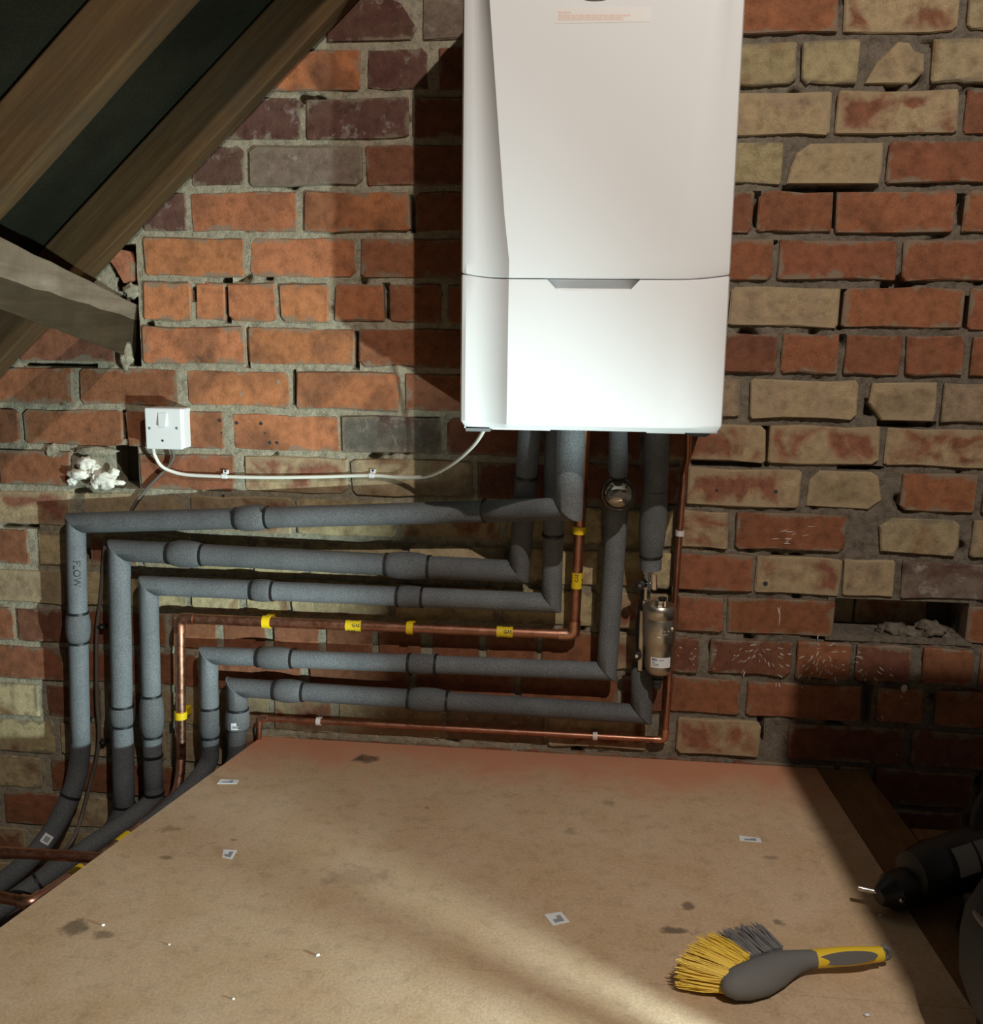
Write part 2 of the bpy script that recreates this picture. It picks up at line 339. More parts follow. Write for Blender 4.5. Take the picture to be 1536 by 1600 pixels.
# course k lies between mortar lines k and k+1; bricks as (photo x0, x1, clay) along it
COURSES = {
 -5: (34, [(510,650,'D'), (660,790,'P'), (1128,1309,'R'), (1320,1499,'X'), (1513,1600,'B')]),
 -4: (108, [(395,563,'O'), (573,668,'D'), (686,770,'r'), (1085,1244,'B'), (1253,1342,'B'), (1350,1445,'Y'), (1455,1548,'B'), (1557,1650,'B')]),
 -3: (186, [(330,470,'D'), (478,638,'D'), (646,810,'r'), (1110,1297,'Y'), (1307,1497,'X'), (1508,1690,'r')]),
 -2: (260, [(300,381,'D'), (390,566,'P'), (571,738,'r'), (1050,1223,'B'), (1231,1379,'Y'), (1386,1562,'R')]),
 -1: (332, [(224,292,'D'), (299,465,'O'), (475,641,'O'), (649,800,'R'), (1000,1177,'r'), (1185,1300,'R'), (1305,1493,'R'), (1506,1690,'R')]),
 0: (404, [(225,382,'O'), (390,556,'O'), (564,730,'R'), (1030,1207,'R'), (1216,1402,'R'), (1410,1600,'R')]),
 1: (472, [(225,300,'O'), (307,351,'O'), (357,431,'O'), (438,514,'O'), (523,600,'O'), (608,690,'R'), (699,775,'R'), (1140,1312,'Y'), (1317,1505,'R'), (1514,1690,'R')]),
 2: (543, [(25,178,'r'), (223,382,'O'), (388,554,'O'), (561,720,'R'), (1130,1213,'r'), (1222,1311,'R'), (1321,1407,'R'), (1416,1506,'R'), (1518,1610,'R')]),
 3: (606, [(-45,114,'R'), (124,280,'R'), (292,452,'O'), (463,624,'O'), (633,795,'R'), (990,1156,'b'), (1172,1340,'Y'), (1357,1463,'Y'), (1471,1580,'b')]),
 4: (672, [(-130,30,'R'), (37,190,'R'), (198,350,'R'), (364,530,'O'), (533,690,'G'), (698,850,'r'), (858,1000,'r'), (1020,1196,'X'), (1201,1374,'X'), (1383,1560,'X')]),
 5: (733, [(-80,-8,'R'), (0,112,'R'), (219,366,'R'), (382,543,'X'), (549,738,'B'), (745,900,'r'), (908,1062,'r'), (1074,1250,'X'), (1261,1384,'Y'), (1408,1526,'R'), (1536,1640,'B')]),
 6: (792, [(-60,108,'X'), (132,290,'Y'), (300,455,'X'), (463,620,'B'), (627,783,'X'), (792,942,'B'), (950,1050,'B'), (1058,1137,'X'), (1149,1322,'R'), (1368,1499,'B'), (1518,1640,'b')]),
 7: (858, [(-80,46,'R'), (60,132,'B'), (140,215,'X'), (224,300,'B'), (310,388,'B'), (396,474,'b'), (482,630,'B'), (640,790,'b'), (798,935,'B'), (944,1050,'B'), (1060,1176,'R'), (1180,1314,'X'), (1318,1398,'Y'), (1408,1580,'P')]),
 8: (922, [(-60,102,'Y'), (110,188,'B'), (196,290,'b'), (298,375,'B'), (384,450,'B'), (455,610,'B'), (616,775,'B'), (783,930,'b'), (938,1050,'X'), (1058,1130,'R'), (1136,1304,'R'), (1510,1640,'R')]),
 9: (985, [(-60,22,'R'), (29,106,'r'), (114,195,'R'), (203,260,'R'), (268,340,'R'), (348,416,'R'), (427,500,'R'), (510,582,'R'), (591,658,'R'), (675,750,'R'), (759,838,'R'), (847,950,'R'), (960,1040,'X'), (1050,1092,'r'), (1110,1237,'r'), (1244,1327,'R'), (1337,1424,'r'), (1440,1520,'R'), (1530,1620,'R')]),
 10: (1045, [(-60,108,'R'), (116,215,'R'), (224,310,'R'), (318,470,'R'), (484,640,'R'), (650,805,'R'), (815,965,'R'), (972,1040,'r'), (1048,1157,'R'), (1168,1345,'R'), (1372,1442,'R'), (1462,1600,'R')]),
 11: (1104, [(-100,62,'B'), (74,160,'r'), (168,240,'X'), (248,330,'Y'), (338,420,'Y'), (428,520,'X'), (528,690,'Y'), (698,850,'b'), (858,1010,'X'), (1057,1187,'X'), (1232,1413,'r'), (1425,1600,'r')]),
 12: (1160, [(-60,86,'B'), (96,170,'b'), (178,260,'X'), (268,350,'Y'), (358,470,'X'), (480,640,'R'), (650,800,'R'), (810,970,'R'), (980,1130,'r'), (1140,1300,'r'), (1310,1355,'r'), (1366,1520,'r'), (1532,1640,'b')]),
 13: (1212, [(-100,66,'B'), (80,180,'R'), (190,290,'R'), (300,400,'X'), (1180,1340,'r'), (1350,1500,'r'), (1512,1640,'r')]),
 14: (1268, [(-50,0,'B'), (8,98,'R'), (108,210,'b'), (220,330,'b')]),
 15: (1325, [(-90,40,'X'), (50,150,'Y'), (160,260,'b')]),
 16: (1382, [(-120,20,'Y'), (30,130,'R')]),
}
# mortar bed: a relief, a little behind the brick faces, rougher and deeper on the right
X0, X1, Z0, Z1 = -1.6, 1.36, -0.52, 1.74
NX, NZ = 540, 416
GAPS = [wallrect(*q) for q in ((1174, 300, 1185, 354), (1298, 300, 1307, 356), (1492, 306, 1505, 348), (1226, 289, 1372, 299), (1309, 453, 1318, 517), (1503, 462, 1514, 514), (1355, 622, 1366, 650), (1375, 659, 1462, 669), (1193, 668, 1202, 732), (1080, 721, 1192, 729), (1310, 729, 1382, 737), (1312, 524, 1322, 540), (383, 512, 389, 572), (553, 518, 560, 576), (457, 578, 463, 632), (347, 431, 362, 443), (351, 452, 358, 502), (300, 450, 307, 470), (600, 444, 608, 500), (36, 566, 150, 574), (190, 640, 198, 694), (1130, 1000, 1137, 1010), (1186, 1105, 1192, 1160), (1352, 1075, 1362, 1130), (1270, 988, 1330, 1002), (100, 814, 132, 823), (0, 818, 60, 824), (640, 305, 649, 362), (1165, 375, 1216, 380))]
mb = MB(); vv = []; ff = []
for j in range(NZ+1):
    z = Z0 + (Z1-Z0)*j/NZ
    for i in range(NX+1):
        x = X0 + (X1-X0)*i/NX
        n1 = noise.noise((x*28, z*28, 1.3)); n2 = noise.noise((x*95, z*95, 4.1)); n3 = noise.noise((x*7, z*16, 9.2))
        rt = min(1, max(0, (x+.1)/.5)); y = .0012 + .0055*rt + n1*(.002+.003*rt) + n2*(.0012+.0022*rt)
        g = n3 + .55*n1 - (.62 - .16*rt)
        if g > 0: y += min(.03, g*.16)
        if any(inside(h, x, z) for h in GAPS): y += .028 + .02*n1
        vv.append((x, y, z))
for j in range(NZ):
    for i in range(NX):
        x = X0 + (X1-X0)*(i+.5)/NX; z = Z0 + (Z1-Z0)*(j+.5)/NZ
        if any(inside(h, x, z) for h in HOLES): continue
        k = j*(NX+1)+i; ff.append((k, k+1, k+NX+2, k+NX+1))
mb.add(vv, ff); me = mb.mesh('wall_back', 60)
# inner leaf behind the holes, with the returns of the pockets
wall = link('wall_back', me, M['mortar'], kind='structure', label='gable wall of old red and buff bricks in rough mortar')
mb = MB().box((X0, .115, Z0), (X1, .23, Z1))
link('inner_leaf', mb.mesh('inner_leaf'), M['soil'], wall)
for h in HOLES:
    x0, x1, z0, z1 = h; e = .012; mb = MB()
    for a, b in (((x0-e, .002, z0-e), (x0+.001, .117, z1+e)), ((x1-.001, .002, z0-e), (x1+e, .117, z1+e)), ((x0, .003, z0-e), (x1, .117, z0+.001)), ((x0, .003, z1-.001), (x1, .117, z1+e))):
        mb.box(a, b)
    link('pocket_lining', mb.mesh('pocket_lining'), M['mortar'], wall)

BR = []
def wall_y(x, z):
    for x0, x1, z0, z1, yo, tx, tz in BR:
        if x0 < x < x1 and z0 < z < z1: return -.0024 + yo + (x-(x0+x1)/2)*tx + (z-(z0+z1)/2)*tz
    return None
def brick_mesh(x0, x1, z0, z1, chip=None):
    w, h = x1-x0, z1-z0; c = min(.0045, w*.08); J = lambda s=.0022: random.uniform(-s, s)
    def cn(): return random.uniform(.25, 1.2)*c if random.random() < .8 else random.uniform(1.2, 2.6)*c
    pts = []
    a, b, d, e = cn(), cn(), cn(), cn()
    pts += [(x0+J(), z0+a), (x0+a, z0+J())]; pts += [(x0+w*.33+J(.02), z0+J(.003)), (x0+w*.67+J(.02), z0+J(.003))]
    pts += [(x1-b, z0+J()), (x1+J(), z0+b), (x1+J(), z1-d), (x1-d, z1+J())]; pts += [(x0+w*.67+J(.02), z1+J(.003)), (x0+w*.33+J(.02), z1+J(.003))]
    pts += [(x0+e, z1+J()), (x0+J(), z1-e)]
    if chip:   # a broken corner: replace the points near it
        pts = chip(x0, x1, z0, z1)
    cx, cz = (x0+x1)/2, (z0+z1)/2; yo = random.uniform(-.003, .0025); tx = random.uniform(-.006, .006); tz = random.uniform(-.012, .012)
    BR.append((x0, x1, z0, z1, yo, tx, tz))
    def P(x, z, y): return (x, y + yo + (x-cx)*tx + (z-cz)*tz, z)
    def ins(x, z, q): k = math.hypot(x-cx, z-cz) or 1; return (x-(x-cx)/k*q, z-(z-cz)/k*q)
    b = MB(); n = len(pts)
    front = [P(*ins(x, z, random.uniform(.002, .0045)), -.0024) for x, z in pts]; edge = [P(x, z, .0005) for x, z in pts]; back = [P(x, z, .04) for x, z in pts]
    b.loft([back, edge, front], False); b.add(front, [tuple(range(n))])
    return b.mesh('brick')
def jitcol(c, s=.12):
    k = random.uniform(1-s, 1+s); g = random.uniform(-.03, .03); return (c[0]*k, c[1]*k*(1+g), c[2]*k*(1-g), 1)
def put_brick(x0, x1, z0, z1, code, chip=None):
    mk, c = PAL[code]
    me = brick_mesh(x0, x1, z0, z1, chip)
    return link('brick', me, M[mk], wall, color=jitcol(c))
CHIPS = {(-4, 1350): lambda a, b, c, d: [(a+.004, c), (b-.02, c-.001), (b, c+.02), (b-.002, d-.026), (b-.02, d-.02), (b-.03, d-.006), (a+.06, d-.003), (a+.022, c+.036)],
         (-2, 1231): lambda a, b, c, d: [(a, c), (b-.004, c), (b, c+.03), (b-.001, d-.002), (a+.04, d-.003), (a+.016, d-.02), (a+.006, c+.03)],
         (3, 1357): lambda a, b, c, d: [(a+.028, c), (b-.003, c), (b, c+.02), (b-.002, d), (a+.03, d-.002), (a+.004, d-.004), (a, c+.035)],
         (5, 1261): lambda a, b, c, d: [(a, c+.004), (b-.03, c), (b-.006, c+.02), (b-.016, d-.01), (b-.03, d), (a+.022, d), (a+.004, d-.02)],
         (6, 1368): lambda a, b, c, d: [(a+.012, c+.006), (b-.006, c), (b, c+.02), (b-.002, d-.012), (b-.016, d-.002), (a+.03, d-.002), (a+.006, d-.02)],
         (-5, 510): lambda a, b, c, d: [(a, c), (b-.01, c+.001), (b, c+.018), (b-.003, c+.03), (b-.03, d-.008), (b-.05, d), (a+.02, d), (a, d-.01)]}
for k, (ym, row) in COURSES.items():
    z1, z0 = zline(k)-.0068, zline(k+1)+.0068; prev = None; lo = hi = None
    for (a, b, code) in row:
        yy = ym + (a+b-800)/2*0.0
        yy = ym
        zc = (z0+z1)/2
        # walk the photo row at the course's own height
        def wx(xp):
            y = ym
            for _ in range(4): y += (at(xp, y).z-zc)*780
            return at(xp, y).x
        if code in 'Bb' and ((k >= 11 and a < 200) or (6 <= k <= 8 and a < 1050)): code = 'W'
        x0, x1 = wx(a), wx(b); put_brick(x0, x1, z0, z1, code, CHIPS.get((k, a)))
        if prev is not None and x0-prev > .16 and k < 7:   # bricks that the boiler hides
            n = max(1, round((x0-prev-.02)/.235)); s = (x0-prev-.012)/n
            for i in range(n):
                q0, q1 = prev+.012+i*s, prev+.012+(i+1)*s-.012
                if not any(h[0]-.02 < (q0+q1)/2 < h[1]+.02 and h[2] < zc < h[3] for h in HOLES): put_brick(q0, q1, z0, z1, random.choice('RrRO'))
        prev = x1; lo = x0 if lo is None else lo; hi = x1
    e = lo - .012
    while e > -1.45 and k >= 4:   # the wall goes on to the left of the frame
        put_brick(e-.222, e, z0, z1, random.choice('RrBYX')); e -= .234
    e = hi + .012
    while e < 1.2 and k < 13:
        L = random.choice((.222, .222, .105)); put_brick(e, e+L, z0, z1, random.choice('RrRBX')); e += L+.012
for k in (-7, -6):   # two courses above the frame
    e = -.45 + (k % 2)*.11
    while e < 1.2:
        put_brick(e, e+.224, zline(k+1)+.006, zline(k)-.006, random.choice('DRrX')); e += .236
# brick of the second leaf and mortar rubble seen inside the missing-brick hole
hx0, hx1, hz0, hz1 = hole_right
for a, b, code in ((hx0-.06, hx0+.065, 'Y'), (hx0+.07, hx1-.05, 'X')):
    o = put_brick(a, b, hz0-.012, hz1-.018, code); o.location.y = .10
def lump(name, c, r, seed, mat_, parent, sq=(1, 1, 1), amp=.45, sub=3, freq=1.8, **kw):
    bm = bmesh.new(); bmesh.ops.create_icosphere(bm, subdivisions=sub, radius=1)
    for v in bm.verts:
        d = v.co.normalized(); n = noise.noise(d*freq + Vector((seed, seed*1.7, 0))) + .5*noise.noise(d*freq*2.6 + Vector((seed, 0, seed)))
        v.co = Vector((d.x*sq[0], d.y*sq[1], d.z*sq[2]))*(r*(1+amp*n)) + Vector(c)
    me = bpy.data.meshes.new(name); bm.to_mesh(me); bm.free()
    for p in me.polygons: p.use_smooth = True
    return link(name, me, mat_, parent, **kw)
for i, (xx, yy, r) in enumerate(((1398, 985, .022), (1425, 990, .02), (1452, 982, .022), (1475, 996, .02), (1440, 1003, .02), (1500, 1003, .015))):
    lump('mortar_lump', at(xx, yy, .03), r, i*3.1, M['mortar'], wall, (1.4, 1.2, .7), .6, 3, 2.4)
lump('mortar_lump', at(196, 556, -.004), .019, 4.4, M['mortar'], wall, (.8, .6, 1.4))
lump('mortar_lump', at(150, 704, -.002), .03, 7.7, M['mortar'], wall, (1.5, .35, .35))
lump('mortar_lump', at(82, 706, -.002), .014, 8.7, M['mortar'], wall, (1, .5, 1.2))
lump('mortar_lump', at(205, 455, .0), .016, 2.2, M['mortar'], wall, (1, .6, 1))
# broken brick end beside the purlin
a = at(193, 415, .0); mbk = MB(); pts = [(-.026, .012), (-.012, -.006), (.004, -.036), (.02, -.03), (.022, .002), (.008, .03), (-.006, .034)]
fr = [(a.x+x, -.012, a.z+z) for x, z in pts]; bk = [(a.x+x, .08, a.z+z) for x, z in pts]; mbk.loft([bk, fr]); link('brick_fragment', mbk.mesh('brick_fragment'), M['red'], wall, color=(.40, .16, .09, 1))
# pale plaster splashes on the right-hand bricks
def splash(n, cx_, cy_, sx_, sy_, seed, L=(3, 12), ang0=None):
    random.seed(seed); b = MB()
    for _ in range(n):
        xx = random.gauss(cx_, sx_); yy = random.gauss(cy_, sy_); l = random.uniform(*L); an = ang0 if ang0 is not None else math.atan2(yy-cy_+18, xx-cx_)
        an += random.uniform(-.4, .4); c = at(xx, yy, -.003); wy = wall_y(c.x, c.z)
        if wy is None: continue
        c.y = wy - .0007; u = Vector((math.cos(an), 0, -math.sin(an)))*px(l)/2; w_ = Vector((u.z, 0, -u.x)).normalized()*px(random.uniform(.3, 1.0))
        f = [c-u, c-u*.3+w_, c+u*.5+w_*.8, c+u, c+u*.5-w_*.8, c-u*.3-w_]; b.loft([[q+Vector((0, .0012, 0)) for q in f], f])
    o = link('plaster_splash', b.mesh('plaster_splash'), M['plaster'], wall, kind='stuff'); random.seed(seed+99); return o
M['plaster'] = mat('pale_plaster', (.58, .50, .45), .8)
splash(38, 1185, 1025, 28, 11, 1); splash(48, 1282, 1030, 26, 16, 2); splash(14, 1350, 1052, 22, 8, 3); splash(10, 1240, 830, 16, 9, 4, (5, 16), -.3)
splash(16, 1080, 1030, 14, 16, 5, (2, 6)); splash(5, 1210, 1075, 30, 6, 6); splash(4, 1218, 950, 2, 14, 7, (8, 22), 1.55); splash(9, 1400, 1090, 26, 24, 8, (3, 12), .9); splash(14, 860, 1135, 60, 10, 10, (2, 7)); splash(10, 620, 1118, 40, 8, 11, (2, 6))
lump('plaster_splash', at(1413, 1076, -.006), .006, 3.3, M['plaster'], wall, (1, .4, 1.3))
# drill holes left in the bricks round the switch
for (xx, yy, r) in ((343, 657, 3), (369, 661, 3), (407, 662, 3.2), (421, 692, 3), (432, 692, 3), (413, 677, 1.6), (346, 676, 1.6), (348, 775, 2.5), (1120, 766, 2.6), (1212, 768, 3.2), (1196, 912, 4)):
    p = at(xx, yy, -.003); p.y = (wall_y(p.x, p.z) or .0) - .0006; n = 10; b = MB().loft([ring(p + Vector((0, dy, 0)), Vector((1, 0, 0)), Vector((0, 0, 1)), px(r)*k, n) for dy, k in ((0.003, 1.05), (0, 1.0))])
    link('drill_hole', b.mesh('drill_hole', 40), M['dark_metal'], wall)
random.seed(21)

# ------------------------------------------------------------------ floor
# low ceiling boards between the joists, far below the deck (seen only at the left)
mb = MB().box((-2.4, -3.2, -.46), (2.2, .12, -.42)); floor = link('floor', mb.mesh('floor'), M['soil'], kind='structure', label='loft floor of chipboard sheets and planks')
def prism(pts, z0, z1): return MB().loft([[(x, y, z0) for x, y in pts], [(x, y, z1) for x, y in pts]])
ja, jb = az(160, 1468), az(498, 1495); js = (jb.y-ja.y)/(jb.x-ja.x); jy = lambda x: ja.y + js*(x-ja.x)
def ledge(y): return -.506 + (y+.005)*(-.656+.506)/(-.761+.005)
e0, e1 = az(1286, 1216), az(1363, 1335); redge = lambda y: e0.x + (y-e0.y)*(e1.x-e0.x)/(e1.y-e0.y)
g = .0004
lx = ledge(jy(-.66)); rx = redge(jy(.76))
pts = [(ledge(-.008), -.008), (redge(-.008)-g, -.008), (rx-g, jy(rx)+g), (lx, jy(lx)+g)]
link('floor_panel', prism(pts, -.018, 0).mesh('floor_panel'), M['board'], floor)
pts = [(lx, jy(lx)-g), (rx-g, jy(rx)-g), (redge(-2.6)-g, -2.6), (ledge(-2.6), -2.6)]
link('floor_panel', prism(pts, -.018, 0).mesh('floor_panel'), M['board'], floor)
xa = redge(-.01)
for i in range(5):
    x0 = xa + i*.103; sk = (e1.x-e0.x)/(e1.y-e0.y)
    yb = -.008 if i == 0 else -.25
    q = [(x0+.001+sk*(yb+.008), yb), (x0+.101+sk*(yb+.008), yb), (x0+.101+sk*-2.59, -2.6), (x0+.001+sk*-2.59, -2.6)]
    bevel(link('floor_plank', prism(q, -.018, -.0006*(i % 2)).mesh('floor_plank'), M['plank'], floor), .0012, 1)
for y0 in (-.30, -.75, -1.25, -1.9):    # joists under the deck
    mb = MB().box((-.40, y0-.025, -.42), (1.3, y0+.025, -.0185)); link('joist', mb.mesh('joist'), M['rafter'], floor)

# ------------------------------------------------------------------ roof
SL = .925; th = math.atan(SL); rz = lambda x: 1.915 + SL*x
mb = MB(); NXr, NYr = 40, 60; vv = []; ff = []
for j in range(NYr+1):
    y = .10 - 3.3*j/NYr
    for i in range(NXr+1):
        x = -1.75 + 2.3*i/NXr; ph = ((y+.03) % .45)/.45
        vv.append((x, y, rz(x) - .006*math.sin(PI*ph) + .004*noise.noise((x*5, y*7, 0)) + .006))
for j in range(NYr):
    for i in range(NXr): k = j*(NXr+1)+i; ff.append((k, k+1, k+NXr+2, k+NXr+1))
k = len(vv); vv += [(x, y, z+.02) for x, y, z in vv]; ff += [tuple(i+k for i in q) for q in ff]
mb.add(vv, ff); roof = link('ceiling', mb.mesh('ceiling', 60), M['felt'], kind='structure', label='sloping black felt roof lining behind the rafters')
def rafter(yc, x_hi, label, depth=.098, wd=.052):
    c = Vector((x_hi, yc, rz(x_hi))); L = 3.0; n = Vector((math.sin(th), 0, -math.cos(th)))  # downwards into the room
    d = Vector((-math.cos(th), 0, -math.sin(th))); rings = []; K = 26
    for i in range(K+1):
        p = c + d*(L*i/K); wob = noise.noise((i*.5, yc*9, 0))*.004
        rings.append([p + Vector((0, sy*wd/2, 0)) + n*q for sy, q in ((-1, 0.0), (1, 0.0), (1, depth+wob), (-1, depth-wob))])
    me = MB().loft(rings).mesh('rafter'); me.transform(Matrix.Rotation(-th, 4, 'Y').inverted() @ Matrix.Translation(-c)) if False else None
    o = link('rafter', me, M['rafter'], label=label, cat='rafter'); bevel(o, .004, 2); return o
rafter(-.035, .55, 'sloping brown rafter lying against the brick gable wall'); rafter(-.475, .55, 'sloping orange-brown rafter nearest the camera, at top left')
# purlin: old squared timber running out of its pocket in the wall
p_wall = [at(222, 470, .06), at(219, 497, .06), at(214, 560, .06), at(150, 540, .06)]
A = [at(226, 480, .05), at(220, 502, .05), at(211, 562, .05)]
Bq = [at(-40, 348, -.60), at(-40, 421, -.60), at(-40, 470, -.60)]
def fourth(q): return q[0] + (q[2]-q[1])
rings = []; K = 30
for i in range(K+1):
    tt = 2.4*i/K; q = [A[j].lerp(Bq[j], tt) for j in range(3)]
    wob = [Vector((noise.noise((i*.7, j*3.1, 2)), 0, noise.noise((i*.7, j*3.1, 8))))*.004 for j in range(3)]
    q = [a_+b_ for a_, b_ in zip(q, wob)]; back = Vector((-.075, .0, -.03))
    rings.append([q[0], q[1], q[2], (q[0]+q[2])/2+Vector((-.085, 0, .0))])
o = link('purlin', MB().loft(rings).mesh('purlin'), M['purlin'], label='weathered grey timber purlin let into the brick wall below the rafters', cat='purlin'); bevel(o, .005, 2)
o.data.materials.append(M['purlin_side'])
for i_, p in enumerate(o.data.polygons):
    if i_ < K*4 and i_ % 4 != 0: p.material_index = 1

mb = prism([(.772, -.985), (.81, -1.75), (1.7, -1.75), (1.7, -.985)], 1.20, 1.225); bevel(link('shade_board', mb.mesh('shade_board'), M['rafter'], roof), .004, 1)  # board added out of view to shade the right of the floor
mb = MB().box((1.40, -1.2, -.02), (1.47, -1.12, 2.6)); bevel(link('shade_board_post', mb.mesh('shade_board_post'), M['rafter'], roof), .004, 1)  # post added out of view to carry that shading board

# ------------------------------------------------------------------ boiler
XL, XR, YS, YF = -.0225, .4415, -.296, -.325
zs_mid = at(940, 436, YF).z; zs_side = at(720, 429, YS).z
XC = (XL+XR)/2
def seam(x): k = min(1, max(0, (abs(x-XC)-.13)/.10)); return zs_mid + .010*k*k
ZB, ZT = .735, 1.52
fl0, fl1 = at(795, 440, YF).x, at(765, 0, YF).x; fr0, fr1 = at(1058, 440, YF).x, at(1120, 0, YF).x; ztop_px = at(765, 0, YF).z
def facets(z):
    if z <= zs_mid+.03: return fl0, fr0
    k = (z-zs_mid)/(ztop_px-zs_mid); return fl0+(fl1-fl0)*k, fr0+(fr1-fr0)*k
def outline(z, ins=0.0, front=0.0):
    a, b = facets(z); L, R = XL+ins, XR-ins; y0 = YS+ins; f = YF+front
    pts = [(L, -.02), (L, -.12), (L, y0+.022), (L+.0015, y0+.010), (L+.005, y0+.003), (L+.012, y0-.001)]
    x_ = L+.012
    for q, yy in ((.22, .06), (.42, .17), (.62, .36), (.82, .65), (.93, .86)): pts.append((x_+(a-x_)*q, y0-.001+(f-y0+.001)*yy))
    pts += [(a, f), (a+.004, f-.0002)] + [(a+(b-a)*q, f) for q in (.25, .5, .75)] + [(b-.012, f), (b, f+.0012)]
    x_ = R-.02
    for q in (.25, .5, .75): pts.append((b+(x_-b)*q, f+.0012+(y0-.004-f-.0012)*(.5*q+.5*q*q)))
    pts += [(R-.02, y0-.004), (R-.010, y0+.0015), (R-.004, y0+.006), (R-.001, y0+.014), (R, y0+.026), (R, -.12), (R, -.02)]
    return pts
boiler = thing('boiler', 'white wall-hung gas boiler with angled front panel above the pipes', 'boiler', (XC, -.15, ZB))
def shell(name, zlist, topseam=False, botseam=False):
    rings = []
    for z, ins, fr in zlist:
        r = []
        for x, y in outline(z if isinstance(z, float) else zs_mid, ins, fr):
            zz = z if isinstance(z, float) else seam(x) + z[1]
            r.append((x, y, zz))
        rings.append(r)
    me = MB().loft(rings).mesh(name, 24); return link(name, me, M['white_paint'], boiler)
upper = shell('upper_casing', [((0, .0005), .003, .004), ((0, .0018), .0006, .0008), ((0, .005), 0, 0), (zs_mid+.03, 0, 0)] + [(zs_mid+.03+(ZT-zs_mid-.034)*q, 0, 0) for q in (.15, .3, .5, .7, .85, 1.0)] + [(ZT, .004, .004)])
door = shell('lower_door', [(ZB+.001, .006, .016), (ZB+.009, .001, .0015), (ZB+.012, 0, 0), (ZB+.08, 0, 0), (ZB+.16, 0, 0), ((0, -.005), 0, 0), ((0, -.0018), .0006, .0008), ((0, -.0005), .003, .004)])
# finger recess cut into the top edge of the door
q = [at(848, 437, YF), at(1006, 437, YF), at(984, 456, YF), at(871, 456, YF)]; q[0].z = q[1].z = zs_mid+.004
ctr = MB().loft([[(p.x, YF-.02, p.z) for p in q], [(p.x, YF+.022, p.z+.004) for p in q]]); cut = link('cutter', ctr.mesh('cutter'))
bo = door.modifiers.new('b', 'BOOLEAN'); bo.object = cut; bo.operation = 'DIFFERENCE'; bo.solver = 'EXACT'
dg = bpy.context.evaluated_depsgraph_get(); nm = bpy.data.meshes.new_from_object(door.evaluated_get(dg)); door.modifiers.clear(); door.data = nm; bpy.data.objects.remove(cut)
for p in nm.polygons: p.use_smooth = True
nm.set_sharp_from_angle(angle=math.radians(24)); nm.name = 'lower_door'
if not nm.materials: nm.materials.append(M['white_paint'])
link('chassis', MB().box((XL+.006, -.262, ZB-.004), (XR-.006, -.012, ZT-.02)).mesh('chassis'), M['white_plastic'], boiler)
lip = MB().box((at(770, 669, -.25).x, -.26, ZB-.006), (at(860, 669, -.25).x, -.24, ZB-.002)); link('bottom_flange', lip.mesh('bottom_flange'), M['white_plastic'], boiler)
lip = MB().box((at(1010, 669, -.25).x, -.26, ZB-.006), (at(1070, 669, -.25).x, -.24, ZB-.002)); link('bottom_flange', lip.mesh('bottom_flange'), M['white_plastic'], boiler)
gl = at(752, 674, -.24); link('cable_bracket', MB().box((gl.x-.026, -.262, ZB-.010), (gl.x+.018, -.215, ZB)).mesh('cable_bracket'), M['grey_plastic'], boiler)
br = at(1092, 674, -.22); mbb = MB().loft([[(br.x-.03, y, ZB), (br.x+.03, y, ZB), (br.x+.012, y, ZB-.014), (br.x-.02, y, ZB-.012)] for y in (-.23, -.10)]); link('bracket', mbb.mesh('bracket'), M['dark_metal'], boiler)
wl = [at(x, y, YF) for x, y in ((866, 13), (1016, 11), (1016, 34), (866, 37))]
mb = MB().loft([[(p.x, YF-.0004, p.z) for p in wl], [(p.x, YF+.001, p.z) for p in wl]]); sticker = link('warning_sticker', mb.mesh('warning_sticker'), M['label_film'], boiler, label='clear sticker with pale orange print')
wl0 = at(871, 19.5, YF)
def bars(name, x0, x1, ys, h, seed, mt, par, Y):
    random.seed(seed); b = MB()
    for yy in ys:
        x = x0
        while x < x1:
            l = random.uniform(4, 11); e = min(x+l, x1); a_ = at(x, yy, Y); c_ = at(e, yy, Y); b.box((a_.x, Y, a_.z-px(h)/2), (c_.x, Y+.0006, a_.z+px(h)/2)); x = e+1.2
    return link(name, b.mesh(name), mt, par, kind='stuff')
bars('print_lines', 872, 892, (19.5,), 2.2, 3, M['red_print'], sticker, YF-.0006); bars('print_lines', 872, 985, (24,), 1.7, 4, M['red_print'], sticker, YF-.0006); bars('print_lines', 872, 974, (27.2, 30.4), 1.5, 5, M['red_print'], sticker, YF-.0006)
# badge ring just at the top edge of the frame
bc = at(932, -12, YF); rr = [Vector((bc.x+.030*math.cos(a_*PI/16), YF-.0008, bc.z+.012*math.sin(a_*PI/16))) for a_ in range(33)]
link('badge', tube(rr, .0012, 8).mesh('badge', 60), M['grey_plastic'], boiler)

